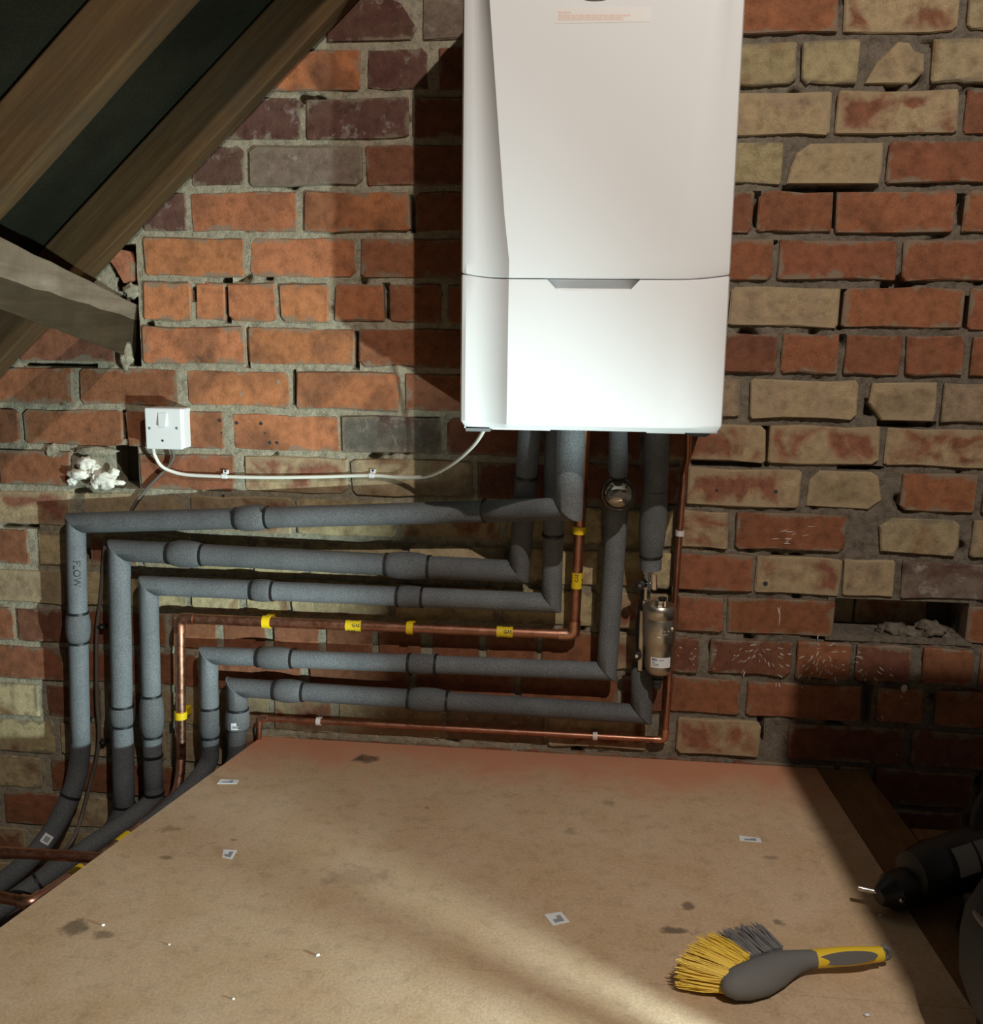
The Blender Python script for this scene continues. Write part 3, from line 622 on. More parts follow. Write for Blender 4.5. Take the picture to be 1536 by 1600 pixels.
# ------------------------------------------------------------------ insulated pipes
YW = -.046
def W(x, y, Y=YW): return at(x, y, Y)
def mit(d0, d1): return (d0.normalized()+d1.normalized()).normalized()
def ins_pipe(label, pts, r, cols=(), ties=(), rs=None, tail=None, loc=None, mats=None, name='insulated_pipe'):
    """pts: corner points; straight mitred sleeves between them; tail: smooth continuation from the last point"""
    root = thing(name, label, 'pipe', loc or tuple(pts[0]), 'foam-lagged pipes on the brick wall')
    P = [Vector(p) for p in pts]; n = len(P)
    for i in range(n-1):
        d = P[i+1]-P[i]; n0 = mit(P[i]-P[i-1], d) if i > 0 else d.normalized()
        n1 = mit(d, P[i+2]-P[i+1]) if i < n-2 else d.normalized()
        rr = (rs[i] if rs else r); mm = (mats[i] if mats else 'foam')
        link('insulation_sleeve', sleeve(P[i], P[i+1], rr, n0, n1).mesh('insulation_sleeve', 50), M[mm], root)
    if tail:
        link('insulation_sleeve', tube(tail, r, 24).mesh('insulation_sleeve', 50), M['foam'], root)
    for (a, b, q, bulge) in cols:
        a = Vector(a); b = Vector(b); d = b-a
        link('joint_sleeve', collar(a, b, q, bulge).mesh('joint_sleeve', 50), M['foam'], root)
        for c_ in (a, b): link('cable_tie', tie(c_, d, q*1.01, True, 2.4).mesh('cable_tie', 40), M['black'], root)
    for (c_, d, q, ang) in ties: link('cable_tie', tie(c_, d, q, True, ang).mesh('cable_tie', 40), M['black'], root)
    return root
def along(a, b, xp):   # point of the run a-b at photo column xp
    a, b = Vector(a), Vector(b); lo, hi = 0.0, 1.0
    def colx(p): d = p-CAM; return CX + F*d.dot(RT)/d.dot(_fw)
    s = colx(b) > colx(a)
    for _ in range(30):
        m_ = (lo+hi)/2
        if (colx(a.lerp(b, m_)) < xp) == s: lo = m_
        else: hi = m_
    return a.lerp(b, (lo+hi)/2)
def alongy(a, b, yp):
    a, b = Vector(a), Vector(b); lo, hi = 0.0, 1.0
    def rowy(p): d = p-CAM; return CY - F*d.dot(UP)/d.dot(_fw)
    s = rowy(b) > rowy(a)
    for _ in range(30):
        m_ = (lo+hi)/2
        if (rowy(a.lerp(b, m_)) < yp) == s: lo = m_
        else: hi = m_
    return a.lerp(b, (lo+hi)/2)
# pipe 1 : from the front of the boiler, along the top
r1 = .0222
a0 = at(893, 655, -.205); a1 = at(889, 795, -.185); a2 = at(757, 799, -.075); a3 = W(440, 808, -.05); a4 = W(118, 817, -.046); a5 = W(126, 1165, -.046)
tail = spline([W(126, 1160), W(123, 1195), W(113, 1236, -.06), W(84, 1295, -.09), W(44, 1345, -.13), W(-6, 1385, -.17), W(-60, 1420, -.20)], 8)
p1 = ins_pipe('fat grey lagged pipe, topmost of the stack, coming down from the front of the boiler', [a0, a1, a2, a4, a5], r1, rs=[.0262, .0225, .0225, .0212],
     cols=[(along(a2, a4, 418), along(a2, a4, 370), .0228, 1.17), (alongy(a4, a5, 957), alongy(a4, a5, 1003), .0215, 1.16)], ties=[(a2, a2-a4, .0232, 2), (tail[17], tail[18]-tail[16], .0225, 2.5)], tail=tail, mats=['foam_light', 'foam', 'foam', 'foam_light'])
tm = text_mesh('FLOW', .0215); c_ = alongy(a4, a5, 893); link('pen_writing', wrap_text(tm, c_ + Vector((.0, 0, 0)), a5-a4, (CAM-c_), .0214), M['ink'], p1, label='FLOW written in black pen')
d_ = (tail[27]-tail[25]); link('barcode_label', patch(tail[26], d_, CAM-tail[26], .0224, .021, .95).mesh('barcode_label'), M['paper'], p1)
link('barcode_print', patch(tail[26], d_, CAM-tail[26], .0229, .012, .5).mesh('barcode_print'), M['print'], p1)
# pipe 2
r2 = .0235
b0 = at(829, 660, -.12); b1 = W(811, 893); b2 = W(186, 860); b3 = W(194, 1258)
tail2 = spline([W(194, 1256), W(190, 1275, -.05), W(170, 1305, -.055), W(140, 1340, -.07), W(100, 1385, -.09)], 6)
p2 = ins_pipe('fat grey lagged pipe second from the top, boxed inside the topmost lagged pipe', [b0, b1, b2, b3], r2, rs=[.0222, .0232, .0236],
     cols=[(along(b2, b1, 265), along(b2, b1, 317), .0234, 1.17), (along(b2, b1, 604), along(b2, b1, 670), .0234, 1.16), (alongy(b2, b3, 1102), alongy(b2, b3, 1132), .0242, 1.1)],
     ties=[(alongy(b0, b1, 744), b1-b0, .0228, 2), (alongy(b2, b3, 1257), b3-b2, .0242, 2)], tail=tail2, mats=['foam', 'foam', 'foam_light'])
# pipe 3
r3 = .0208
c0 = at(868, 660, -.10); c1 = W(862, 942); c2_ = W(232, 915); c3 = W(240, 1235)
tail3 = spline([W(240, 1230), W(238, 1250, -.05), W(205, 1278, -.08), W(150, 1316, -.13), W(80, 1364, -.2), W(0, 1420, -.27), W(-60, 1462, -.32)], 8)
p3 = ins_pipe('slimmer grey lagged pipe just above the copper gas pipe', [c0, c1, c2_, c3], r3,
     cols=[(along(c2_, c1, 395), along(c2_, c1, 427), .0212, 1.1), (along(c2_, c1, 622), along(c2_, c1, 660), .0215, 1.07), (alongy(c2_, c3, 1086), alongy(c2_, c3, 1149), .0212, 1.17)],
     ties=[(alongy(c0, c1, 835), c1-c0, .0216, 2), (alongy(c2_, c3, 1180), c3-c2_, .0214, 2), (tail3[4], tail3[5]-tail3[3], .0214, 2.4), (tail3[34], tail3[35]-tail3[33], .0214, 2.4)], tail=tail3, mats=['foam_light', 'foam_light', 'foam_light'])
# pipe 4
r4 = .0200
d0 = at(966, 775, -.075); d1 = W(948, 1049); d2 = W(326, 1024); d3 = W(328, 1170)
tail4 = spline([W(328, 1165), W(326, 1190), W(305, 1222, -.07), W(265, 1262, -.11), W(200, 1315, -.17), W(120, 1372, -.22)], 6)
p4 = ins_pipe('grey lagged pipe just below the copper gas pipe, under the glass-fronted dome', [d0, d1, d2, d3], r4, rs=[.0215, .0195, .0205],
     cols=[(along(d2, d1, 404), along(d2, d1, 457), .0203, 1.17), (along(d2, d1, 639), along(d2, d1, 681), .0200, 1.07), (alongy(d2, d3, 1105), alongy(d2, d3, 1150), .0208, 1.08)], tail=tail4, mats=['foam_light', 'foam_light', 'foam_light'])
# pipe 5
r5 = .0205
e0_ = W(1003, 1040, -.05); e1_ = W(1002, 1116); e2 = W(370, 1074); e3 = W(371, 1108); e4 = W(370, 1186)
p5 = ins_pipe('lowest grey lagged pipe, turning up behind the nickel filter canister', [e0_, e1_, e2, e3], r5, rs=[.0225, .0205, .0235],
     cols=[(along(e2, e1_, 430), along(e2, e1_, 474), .0210, 1.15), (along(e2, e1_, 639), along(e2, e1_, 699), .0215, 1.17)],
     ties=[(W(371, 1107), e4-e3, .0236, 2.5)], tail=spline([W(370, 1130), W(370, 1160), W(368, 1190), W(345, 1225, -.06), W(300, 1265, -.08)], 6))
link('joint_sleeve', MB().loft([ring(W(371, y), Vector((1, 0, 0)), Vector((0, 1, 0)), q, 28) for y, q in ((1106, .0228), (1112, .0252), (1120, .027), (1131, .0272), (1136, .026), (1137, .022))]).mesh('joint_sleeve', 50), M['foam_light'], p5)
link('paper_label', patch(W(369, 1128), (0, 0, 1), CAM-W(369, 1128)+Vector((-.1, 0, 0)), .0275, .016, .75).mesh('paper_label'), M['paper'], p5)
link('label_print', patch(W(369, 1129), (0, 0, 1), CAM-W(369, 1128)+Vector((-.1, 0, 0)), .028, .005, .5).mesh('label_print'), M['print'], p5)
# riser above the filter (fat foam, tapering)
f0 = at(1027, 660, -.12); f1 = at(1024, 765, -.10); f2 = at(1019, 830, -.085); f3 = at(1017, 868, -.075); f4 = at(1017, 889, -.072)
p6 = thing('insulated_pipe', 'short fat grey lagged pipe dropping from the boiler to the nickel filter', 'pipe', tuple(f0), 'foam-lagged pipes on the brick wall')
link('insulation_sleeve', tube([f0, f0.lerp(f1, .5), f1], .0245, 28).mesh('insulation_sleeve', 50), M['foam'], p6)
tp = [f1 + Vector((0, -.001, 0)), f1.lerp(f2, .4), f1.lerp(f2, .8), f2, f2.lerp(f3, .5), f3]
link('joint_sleeve', tube(tp, .027, 28, [.024, .0262, .0272, .0272, .0255, .0220]).mesh('joint_sleeve', 50), M['foam'], p6)
link('insulation_sleeve', tube([f3, f4], .0215, 28).mesh('insulation_sleeve', 50), M['foam_light'], p6); link('cable_tie', tie(f3, f4-f3, .0222, True, 2.2).mesh('cable_tie', 40), M['black'], p6)

# clear dome on a dark pressure-vessel stub, above pipe 4
gc = at(966, 772, -.155); gdir = (CAM-gc).normalized(); gu, gv = frame(gdir); gr = .0345
dome = thing('sight_glass', 'clear round plastic dome on a pipe stub under the boiler', 'gauge', tuple(gc))
link('housing', MB().loft([ring(gc + gdir*t_, gu, gv, q, 32) for t_, q in ((-.075, .02), (-.05, .022), (-.035, .030), (-.004, .0325), (-.002, .030), (-.012, .026), (-.02, .0))], False).mesh('housing', 40), M['black'], dome)
M['smoked'] = mat('smoked_mirror_plastic', (.34, .30, .24), .06, .85)
link('dome', MB().loft([ring(gc + gdir*(.022*math.sin(a_)-.002), gu, gv, .0285*math.cos(a_) + 1e-5, 36) for a_ in [i*PI/2/10 for i in range(11)]], False).mesh('dome', 60), M['smoked'], dome)
link('rim', MB().loft([ring(gc + gdir*t_, gu, gv, q, 40) for t_, q in ((-.006, .0285), (.003, .0290), (.005, .0315), (.003, .0345), (-.006, .0350), (-.006, .0285))], False).mesh('rim', 60), M['glass'], dome)
link('stub_pipe', tube([at(966, 664, -.17), at(966, 735, -.165), gc - gdir*.04 + Vector((0, .03, .03))], .017, 20).mesh('stub_pipe', 50), M['foam'], dome)

# ------------------------------------------------------------------ copper
def cop(pts, r, rad, n=18): return tube(fillet(pts, rad, 6), r, n)
def fitting(a, b, c, r, L=.02):
    """soldered elbow: short thicker tube round the corner b"""
    a, b, c = Vector(a), Vector(b), Vector(c); u = (a-b).normalized(); v_ = (c-b).normalized()
    pts = fillet([b+u*(L+.012), b, b+v_*(L+.012)], .022, 6); return tube(pts, r, 18)
YG = -.038; rg = .0112
g0 = at(915, 664, -.10); g1 = at(906, 815, -.05); g2 = W(897, 992, YG); g3 = W(281, 966, YG); g4 = W(283, 1185, YG)
gas = thing('gas_pipe', 'copper gas pipe with yellow GAS bands between the lagged pipes', 'pipe', tuple(g0))
gt = [g4, W(278, 1228, -.06), W(262, 1252, -.08), az(192, 1312, -.165), az(117, 1364, -.165), az(49, 1411, -.165)]
link('copper_tube', cop([g0, g1, g2], rg, .02).mesh('copper_tube', 50), M['copper_dull'], gas)
link('copper_tube', tube([g2, g3], rg, 18).mesh('copper_tube', 50), M['copper_dull'], gas); link('copper_tube', tube([g3+Vector((0, 0, -.012)), g4], rg*.98, 18).mesh('copper_tube', 50), M['copper'], gas)
link('copper_tube', tube(spline(gt, 6), rg*.95, 18).mesh('copper_tube', 50), M['copper'], gas)
link('elbow', fitting(g1, g2, g3, rg*1.14).mesh('elbow', 50), M['copper'], gas); link('elbow', fitting(g2, g3, g4, rg*1.14).mesh('elbow', 50), M['copper_dull'], gas)
ge = az(-70, 1388, -.165); link('elbow', fitting(gt[-2], gt[-1], ge, rg*1.18, .01).mesh('elbow', 50), M['copper'], gas); link('copper_tube', tube([gt[-1], ge], rg*.95, 18).mesh('copper_tube', 50), M['copper_dull'], gas)
def pclip(c, axis, r, mt, par, w_=.010, opening=True):
    """pipe clip: open ring with a saddle foot to the wall"""
    axis = Vector(axis).normalized(); c = Vector(c); out = Vector((0, -1, 0)); out = (out-axis*out.dot(axis)).normalized(); s = axis.cross(out)
    prof = []; n = 20
    for i in range(n+1):
        a_ = -2.5 + 5.0*i/n
        prof.append((c + (out*math.cos(a_) + s*math.sin(a_))*(r+.0003), c + (out*math.cos(a_) + s*math.sin(a_))*(r+.0026)))
    b = MB().loft([[p-axis*w_/2, p+axis*w_/2, q+axis*w_/2, q-axis*w_/2] for p, q in prof])
    foot = c - out*(r+.001); Mx = Matrix(((s.x, axis.x, out.x, foot.x), (s.y, axis.y, out.y, foot.y), (s.z, axis.z, out.z, foot.z), (0, 0, 0, 1)))
    b.box((-r*.8, -w_/2, min(-.004, c.y+r+.001)), (r*.8, w_/2, .002), Mx)
    return link('pipe_clip', b.mesh('pipe_clip', 40), mt, par)
for xx in (417, 641): pclip(along(g3, g2, xx), g2-g3, rg, M['yellow'], gas, .0165 if xx == 417 else .0145)
pclip(alongy(g1, g2, 828), g2-g1, rg, M['yellow'], gas, .0155); pclip(alongy(g3, g4, 1117), g4-g3, rg*1.02, M['yellow'], gas, .0165)
def gasband(c, axis, up=0.0, L=.034, wrapang=3.6):
    o = link('gas_band', patch(c, axis, CAM-c, rg+.0002, L, wrapang, .0004, 20).mesh('gas_band', 60), M['yellow_tape'], gas, label='yellow tape band reading GAS')
    t_ = wrap_text(text_mesh('GAS', .0095, .0002, True), c + Vector(axis).normalized()*L*.20, axis, CAM-c, rg+.0004); link('band_lettering', t_, M['ink'], o)
    ax = Vector(axis).normalized(); dn = (CAM-c).normalized(); dn = (dn - ax*dn.dot(ax)).normalized(); up_ = dn.cross(ax)
    for s_ in (1, -1):
        t_ = wrap_text(text_mesh('GAS', .0095, .0002, True), c + ax*L*(.05 if s_ > 0 else -.12), axis, dn*.25+up_*s_, rg+.0004); link('band_lettering', t_, M['ink'], o)
gasband(along(g3, g2, 553), g2-g3); gasband(along(g3, g2, 789), g2-g3); gasband(alongy(g1, g2, 906), g1-g2)
for q in ((192, 1309), (117, 1361)):
    k = min(range(len(gt)), key=lambda i: (gt[i]-az(q[0], q[1], -.165)).length); dd = gt[min(k+1, len(gt)-1)]-gt[max(k-1, 0)]
    link('gas_band', patch(gt[k], dd, CAM-gt[k], rg*.96, .034, 3.4, .0006, 16).mesh('gas_band', 60), M['yellow_tape'], gas)
# thin copper run: boiler - right side - along the bottom
rc = .0064; YT = -.022
h0 = at(1076, 666, -.10); h1 = at(1075, 715, -.06); h2 = W(1069, 738, -.03); h3 = W(1039, 1156, YT); h4 = W(405, 1122, YT); h5 = W(404, 1166, YT)
thin = thing('copper_pipe', 'thin copper pipe running down the right and along the foot of the wall', 'pipe', tuple(h0))
link('copper_tube', cop([h0, h1, h2, h3], rc, .015, 14).mesh('copper_tube', 50), M['copper_dull'], thin); link('copper_tube', tube([h3, h4], rc, 14).mesh('copper_tube', 50), M['copper_dull'], thin)
link('copper_tube', tube([h4, h5], rc, 14).mesh('copper_tube', 50), M['copper_dull'], thin)
link('elbow', fitting(h2, h3, h4, rc*1.2, .012).mesh('elbow', 50), M['copper'], thin); link('elbow', fitting(h3, h4, h5, rc*1.2, .008).mesh('elbow', 50), M['copper'], thin)
pclip(alongy(h2, h3, 833), h3-h2, rc, M['clip_white'], thin, .011); pclip(along(h4, h3, 498), h3-h4, rc, M['clip_white'], thin, .010); pclip(along(h4, h3, 930), h3-h4, rc, M['clip_white'], thin, .010)
# tarnished copper crossing the gap left of the deck
k0, k1 = az(-90, 1326, -.10), az(190, 1342, -.10)
o = link('copper_pipe', tube([k0, k1], .0105, 18).mesh('copper_pipe', 50), M['copper_dull'], label='tarnished copper pipe crossing over the lagged pipes left of the floor board', cat='pipe')

# ------------------------------------------------------------------ magnetic filter
fc = at(1030, 942, -.095)
def fring(y, q, n=36): c_ = at(1030.5-(y-942)*.012, y, -.095); return ring(c_, Vector((1, 0, 0)), Vector((0, 1, 0)), px(q)*.95, n)
filt = thing('magnetic_filter', 'brushed nickel filter canister with white label beside the thin copper pipe', 'filter', tuple(at(1030, 1050, -.095)))
link('canister', MB().loft([fring(y, q) for y, q in ((943, 18), (944, 25), (947, 27.4), (951, 27.8), (963, 27.8), (964, 27.0), (965.5, 27.6), (985, 27.6), (998, 27.2), (1004, 26.2), (1009, 24.8), (1014, 24.0), (1030, 23.6), (1042, 22.8), (1048, 20.5), (1052, 16), (1053, 9))]).mesh('canister', 40), M['nickel'], filt)
bl = at(1035, 938, -.10)
link('bleed_cap', MB().loft([ring(bl + Vector((0, 0, z_)), Vector((1, 0, 0)), Vector((0, 1, 0)), q, 16) for z_, q in ((-.012, .0062), (.002, .0062), (.003, .0085), (.006, .0088), (.0065, .006))]).mesh('bleed_cap', 40), M['black'], filt)
link('bleed_screw', MB().loft([ring(at(1039, 945, -.118) + Vector((0, 0, z_)), Vector((1, 0, 0)), Vector((0, 1, 0)), q, 6) for z_, q in ((-.004, .0032), (.007, .0032))]).mesh('bleed_screw'), M['chrome'], filt)
link('bleed_collar', MB().loft([ring(at(1033, 940, -.10) + Vector((0, 0, z_)), Vector((1, 0, 0)), Vector((0, 1, 0)), q, 6) for z_, q in ((-.006, .0115), (.003, .0115))]).mesh('bleed_collar'), M['nickel'], filt)
v0 = at(1012, 886, -.072); v1 = at(1010, 945, -.072)
link('valve', MB().loft([ring(v0.lerp(v1, t_), Vector((1, 0, 0)), Vector((0, 1, 0)), q, 8) for t_, q in ((0, .012), (.16, .012), (.17, .0085), (.4, .0085), (.41, .0105), (.56, .0105), (.57, .007), (.86, .007), (.87, .0105), (1.05, .0105))]).mesh('valve', 40), M['chrome'], filt)
link('union_nut', MB().loft([ring(at(1022, y, -.074), Vector((1, 0, 0)), Vector((0, 1, 0)), q, 6) for y, q in ((898, .006), (920, .007), (922, .005))]).mesh('union_nut'), M['chrome'], filt)
def knob(c, n_, r, mt, par, L=.016):
    n_ = Vector(n_).normalized(); u, v_ = frame(n_); kk = link('valve_knob', MB().loft([ring(Vector(c)+n_*t_, u, v_, q, 14) for t_, q in ((-L, r*.6), (-L*.4, r*.6), (-L*.35, r), (0, r), (.001, r*.8))]).mesh('valve_knob', 40), mt, par)
    link('screw_head', MB().loft([ring(Vector(c)+n_*t_, u, v_, q, 12) for t_, q in ((0, r*.42), (.0022, r*.36))]).mesh('screw_head', 40), M['chrome'], kk)
knob(at(1000, 915, -.09), (-.25, -1, .1), .0095, M['black'], filt); knob(at(995, 1025, -.09), (-.2, -1, .05), .0095, M['black'], filt)
o = link('side_bracket', MB().box((at(999, 965, -.07).x, -.075, at(996, 1048, -.07).z), (at(1008, 965, -.07).x, -.045, at(996, 952, -.07).z)).mesh('side_bracket'), M['nickel'], filt); bevel(o, .003, 2)
link('inlet_elbow', tube(fillet([at(1012, 905, -.055), at(1006, 945, -.055), at(1000, 985, -.055), at(1004, 1045, -.055)], .02, 5), .0105, 14).mesh('inlet_elbow', 50), M['dark_metal'], filt)
dv0 = at(1028, 1050, -.09); dv1 = at(1026, 1076, -.09)
link('drain_valve', MB().loft([ring(dv0.lerp(dv1, t_), Vector((1, 0, 0)), Vector((0, 1, 0)), q, 14) for t_, q in ((0, .009), (.35, .009), (.4, .012), (.55, .012), (.6, .0085), (.9, .0085), (1, .006))]).mesh('drain_valve', 40), M['dark_metal'], filt)
t_ = text_mesh('ideal', .025, .0016, True); cc_ = at(1030.5, 982, -.095); out_ = (CAM-cc_) + Vector((.62, 0, 0)); out_.z = 0
link('embossed_lettering', wrap_text(t_, cc_, Vector((1, 0, 0)), out_, .03) if False else t_, M['nickel'], filt)
def wrap_round(m, c, out, r):
    """text x round a vertical cylinder, text y up"""
    out = Vector((out.x, out.y, 0)).normalized(); sd = Vector((0, 0, 1)).cross(out)
    for v_ in m.vertices:
        a_ = v_.co.x/r; q = r+v_.co.z; v_.co = Vector(c) + (out*math.cos(a_) + sd*math.sin(a_))*q + Vector((0, 0, v_.co.y))
wrap_round(t_, cc_, out_, .0336)
lc = at(1030, 1029, -.095); lo_ = CAM-lc + Vector((.25, 0, 0)); lo_.z = 0
lab = link('product_label', patch(lc, (0, 0, 1), lo_, .0289, .021, 1.45, .0005, 14).mesh('product_label', 60), M['paper'], filt, label='white label with small print')
def small(w_, h_, dx, dz, mt):
    b = MB(); sd = Vector((0, 0, 1)).cross(Vector((lo_.x, lo_.y, 0)).normalized()); o_ = Vector((lo_.x, lo_.y, 0)).normalized(); R_ = []
    for i in range(5):
        a_ = (dx-w_/2+w_*i/4)/.0294; e_ = o_*math.cos(a_)+sd*math.sin(a_); R_.append([lc + e_*q + Vector((0, 0, dz+s_*h_/2)) for s_, q in ((-1, .0292), (1, .0292), (1, .0297), (-1, .0297))])
    return link('label_print', b.loft(R_).mesh('label_print'), mt, lab)
small(.010, .004, -.013, .006, M['ink']); small(.012, .0015, .001, .0055, M['print']); small(.006, .0018, -.015, .0005, M['print']); small(.014, .0015, -.011, -.003, M['print']); small(.012, .0012, -.012, -.006, M['print'])
t2 = text_mesh('ideal', .0042, .0002); wrap_round(t2, lc + Vector((0, 0, .006)) + Vector((0, 0, 1)).cross(Vector((lo_.x, lo_.y, 0)).normalized())*-.0, Vector((lo_.x, lo_.y, 0)) - Vector((0, 0, 1)).cross(Vector((lo_.x, lo_.y, 0)).normalized())*.46*math.hypot(lo_.x, lo_.y), .0298); link('label_lettering', t2, M['paper'], lab)

# ------------------------------------------------------------------ switch, cables, foam
sw0, sw1 = at(225, 637, -.046), at(286, 703, -.046)
SX0, SX1, SZ0, SZ1 = sw0.x, sw1.x, sw1.z, sw0.z
sw = thing('fused_switch', 'white square fused spur switch box on the brick wall', 'switch', ((SX0+SX1)/2, 0, SZ0))
o = link('back_box', MB().box((SX0+.001, -.037, SZ0+.001), (SX1-.001, .004, SZ1-.001)).mesh('back_box'), M['white_plastic'], sw); bevel(o, .004, 3)
o = link('face_plate', MB().box((SX0, -.047, SZ0), (SX1, -.038, SZ1)).mesh('face_plate'), M['white_plastic'], sw); bevel(o, .0035, 3)
def onsw(xp, yp, Y=-.047): return at(xp, yp, Y)
q = [onsw(x, y) for x, y in ((247, 645), (261, 645), (260, 666), (249, 666))]
rk = MB().loft([[(p.x, -.046, p.z) for p in q], [(q[0].x, -.0485, q[0].z), (q[1].x, -.0485, q[1].z), (q[2].x, -.0525, q[2].z), (q[3].x, -.0525, q[3].z)]]); o = link('rocker', rk.mesh('rocker'), M['white_plastic'], sw); bevel(o, .0008, 2)
for xp, yp in ((233.5, 669), (276, 669)):
    c_ = onsw(xp, yp); link('screw', MB().loft([ring(Vector((c_.x, y, c_.z)), Vector((1, 0, 0)), Vector((0, 0, 1)), q_, 14) for y, q_ in ((-.046, .0030), (-.0474, .0030), (-.0476, .0022))]).mesh('screw', 40), M['grey_plastic'], sw)
c_ = onsw(254, 688.5); link('flex_hole', MB().loft([ring(Vector((c_.x, y, c_.z)), Vector((1, 0, 0)), Vector((0, 0, 1)), .0026, 14) for y in (-.046, -.0474)]).mesh('flex_hole', 40), M['ink'], sw)
pc = [at(239, 700, -.028), at(242, 712, -.028), at(252, 728, -.022), at(270, 737, -.014), at(295, 742, -.010), at(350, 744.5, -.010), at(420, 746, -.010), at(500, 745, -.010), at(580, 743, -.010), at(625, 746, -.020), at(668, 744, -.06), at(705, 726, -.12), at(738, 698, -.19), at(756, 672, -.235), at(758, 660, -.24)]
cab = thing('power_cable', 'white power cable clipped along the wall from the switch to the boiler', 'cable', tuple(pc[0]))
link('sheath', tube(spline(pc, 8), .0038, 12).mesh('sheath', 60), M['cream_cable'], cab)
for xp, yp in ((351, 744), (581, 743)):
    c_ = at(xp, yp, -.010); b = MB(); R_ = []
    for i in range(11):
        a_ = -PI*.55 + PI*1.1*i/10; e_ = Vector((0, -math.cos(a_), math.sin(a_))); R_.append([c_ + e_*q + Vector((s_*.0055, 0, 0)) for s_, q in ((-1, .0039), (1, .0039), (1, .0056), (-1, .0056))])
    b.loft(R_); tb = c_ + Vector((.002, .0045, .0045)); b.box((tb.x-.0055, tb.y-.0035, tb.z), (tb.x+.0055, tb.y+.002, tb.z+.0085))
    k_ = link('cable_clip', b.mesh('cable_clip', 40), M['white_plastic'], cab)
    link('nail', MB().loft([ring(tb + Vector((0, -.0036-t_, .006)), Vector((1, 0, 0)), Vector((0, 0, 1)), q, 12) for t_, q in ((0, .0026), (.0012, .0024))]).mesh('nail', 40), M['dark_metal'], k_)
M['grey_cable'] = mat('grey_flat_cable', (.13, .105, .085), .6)
def cable(label, pts, r, clips=()):
    root = thing('grey_cable', label, 'cable', tuple(pts[0])); link('sheath', tube(spline(pts, 8), r, 10).mesh('sheath', 60), M['grey_cable'], root)
    for c_ in clips:
        b = MB().box((c_.x-.004, c_.y-.004, c_.z-.005), (c_.x+.016, c_.y+.012, c_.z+.004)); k_ = link('cable_clip', b.mesh('cable_clip'), M['black'], root); bevel(k_, .002, 2)
        link('nail', MB().loft([ring(Vector((c_.x+.011, c_.y-.004-t_, c_.z)), Vector((1, 0, 0)), Vector((0, 0, 1)), q, 10) for t_, q in ((0, .003), (.0015, .0025))]).mesh('nail', 40), M['chrome'], k_)
    return root
cable('grey cable hanging from under the switch to the topmost lagged pipe', [at(268, 700, -.02), at(271, 714, -.016), at(262, 730, -.010), at(245, 747, -.010), at(225, 768, -.010), at(208, 792, -.012), at(200, 810, -.012)], .0036)
pts = [at(165, 838, -.012), at(161, 890, -.012), at(158, 930, -.014), at(152, 980, -.016), at(151, 1040, -.016), at(152, 1100, -.016), at(155, 1140, -.016), at(152, 1180, -.018), at(142, 1220, -.02), at(128, 1275, -.04), at(110, 1318, -.09), at(80, 1345, -.10), at(45, 1375, -.12), at(-10, 1420, -.14)]
cable('grey flat cable wandering down the wall between the two left-hand lagged pipes', pts, .0042, (at(154, 979, -.016), at(155, 1159, -.016)))
# expanding foam plug stuffed in the left hole
foam = thing('foam_plug', 'crumpled white foam stuffed in the hole left of the switch', 'foam', tuple(at(148, 760, -.01)))
for i, (xx, yy, Y, r, sq) in enumerate(((136, 726, -.006, .0205, (1.0, .9, .85)), (124, 741, -.014, .017, (1.5, 1, .7)), (113, 752, -.012, .009, (1.2, 1, 1)), (164, 751, -.014, .0205, (1.25, 1, .85)), (185, 754, -.010, .009, (1.6, 1, .6)), (150, 752, -.016, .014, (.7, 1, 1.3)), (178, 739, -.008, .011, (1, 1, 1)), (148, 735, -.006, .015, (.8, 1, 1)))):
    lump('foam_lobe', at(xx, yy, Y), r, i*2.7+1, M['foam_filler'], foam, sq, .42, 3, 2.1)

# ------------------------------------------------------------------ things on the floor
def floor_label(corners, label, bar):
    p = [az(x, y) for x, y in corners]; b = MB().loft([[(q.x, q.y, .0002) for q in p], [(q.x, q.y, .0009 + (.0015 if i == 0 else 0)) for i, q in enumerate(p)]])
    root = link('paper_label', b.mesh('paper_label'), M['paper'], label=label, cat='label', group='paper labels dropped on the board')
    c_ = sum(p, Vector())/4; q = [c_ + (x-c_)*bar for x in p]; dn = (p[3]-p[0])*.06
    b = MB().loft([[(x.x+dn.x, x.y+dn.y, .0009) for x in q], [(x.x+dn.x, x.y+dn.y, .0016) for x in q]]); link('barcode_print', b.mesh('barcode_print'), M['print'], root)
floor_label([(345, 1219), (373, 1219), (370, 1225), (339, 1225)], 'small white label near the back edge of the board, left', .55)
floor_label([(349, 1329), (370, 1329), (362, 1343), (347, 1340)], 'small white barcode label lying near the left board edge', .62)
floor_label([(850, 1431), (877, 1425), (890, 1441), (864, 1447)], 'white barcode label lying in the middle of the board', .55)
floor_label([(1154, 1307), (1188, 1310), (1190, 1317), (1156, 1314)], 'narrow white label lying right of centre below the wall', .55)
# crumbs of plaster
for i, (xx, yy, r, lb) in enumerate(((1355, 1587, .004, 'pale plaster crumb below the brush handle at the bottom edge'), (1376, 1431, .003, 'tiny plaster crumb between brush handle and drill'), (364, 1561, .002, 'tiny plaster crumb near the bottom left of the board'), (160, 1446, .003, 'plaster crumb beside the dark stain at the left board edge'), (496, 1493, .003, 'plaster crumb lying on the joint between the two boards'), (264, 1476, .002, 'tiny plaster crumb right of the dark stain at the left'))):
    p = az(xx, yy); lump('plaster_crumb', (p.x, p.y, r*.4), r, i*1.9, M['paper'], None, (1.4, 1, .5), .5, 1, label=lb, cat='crumb', group='plaster crumbs on the board')
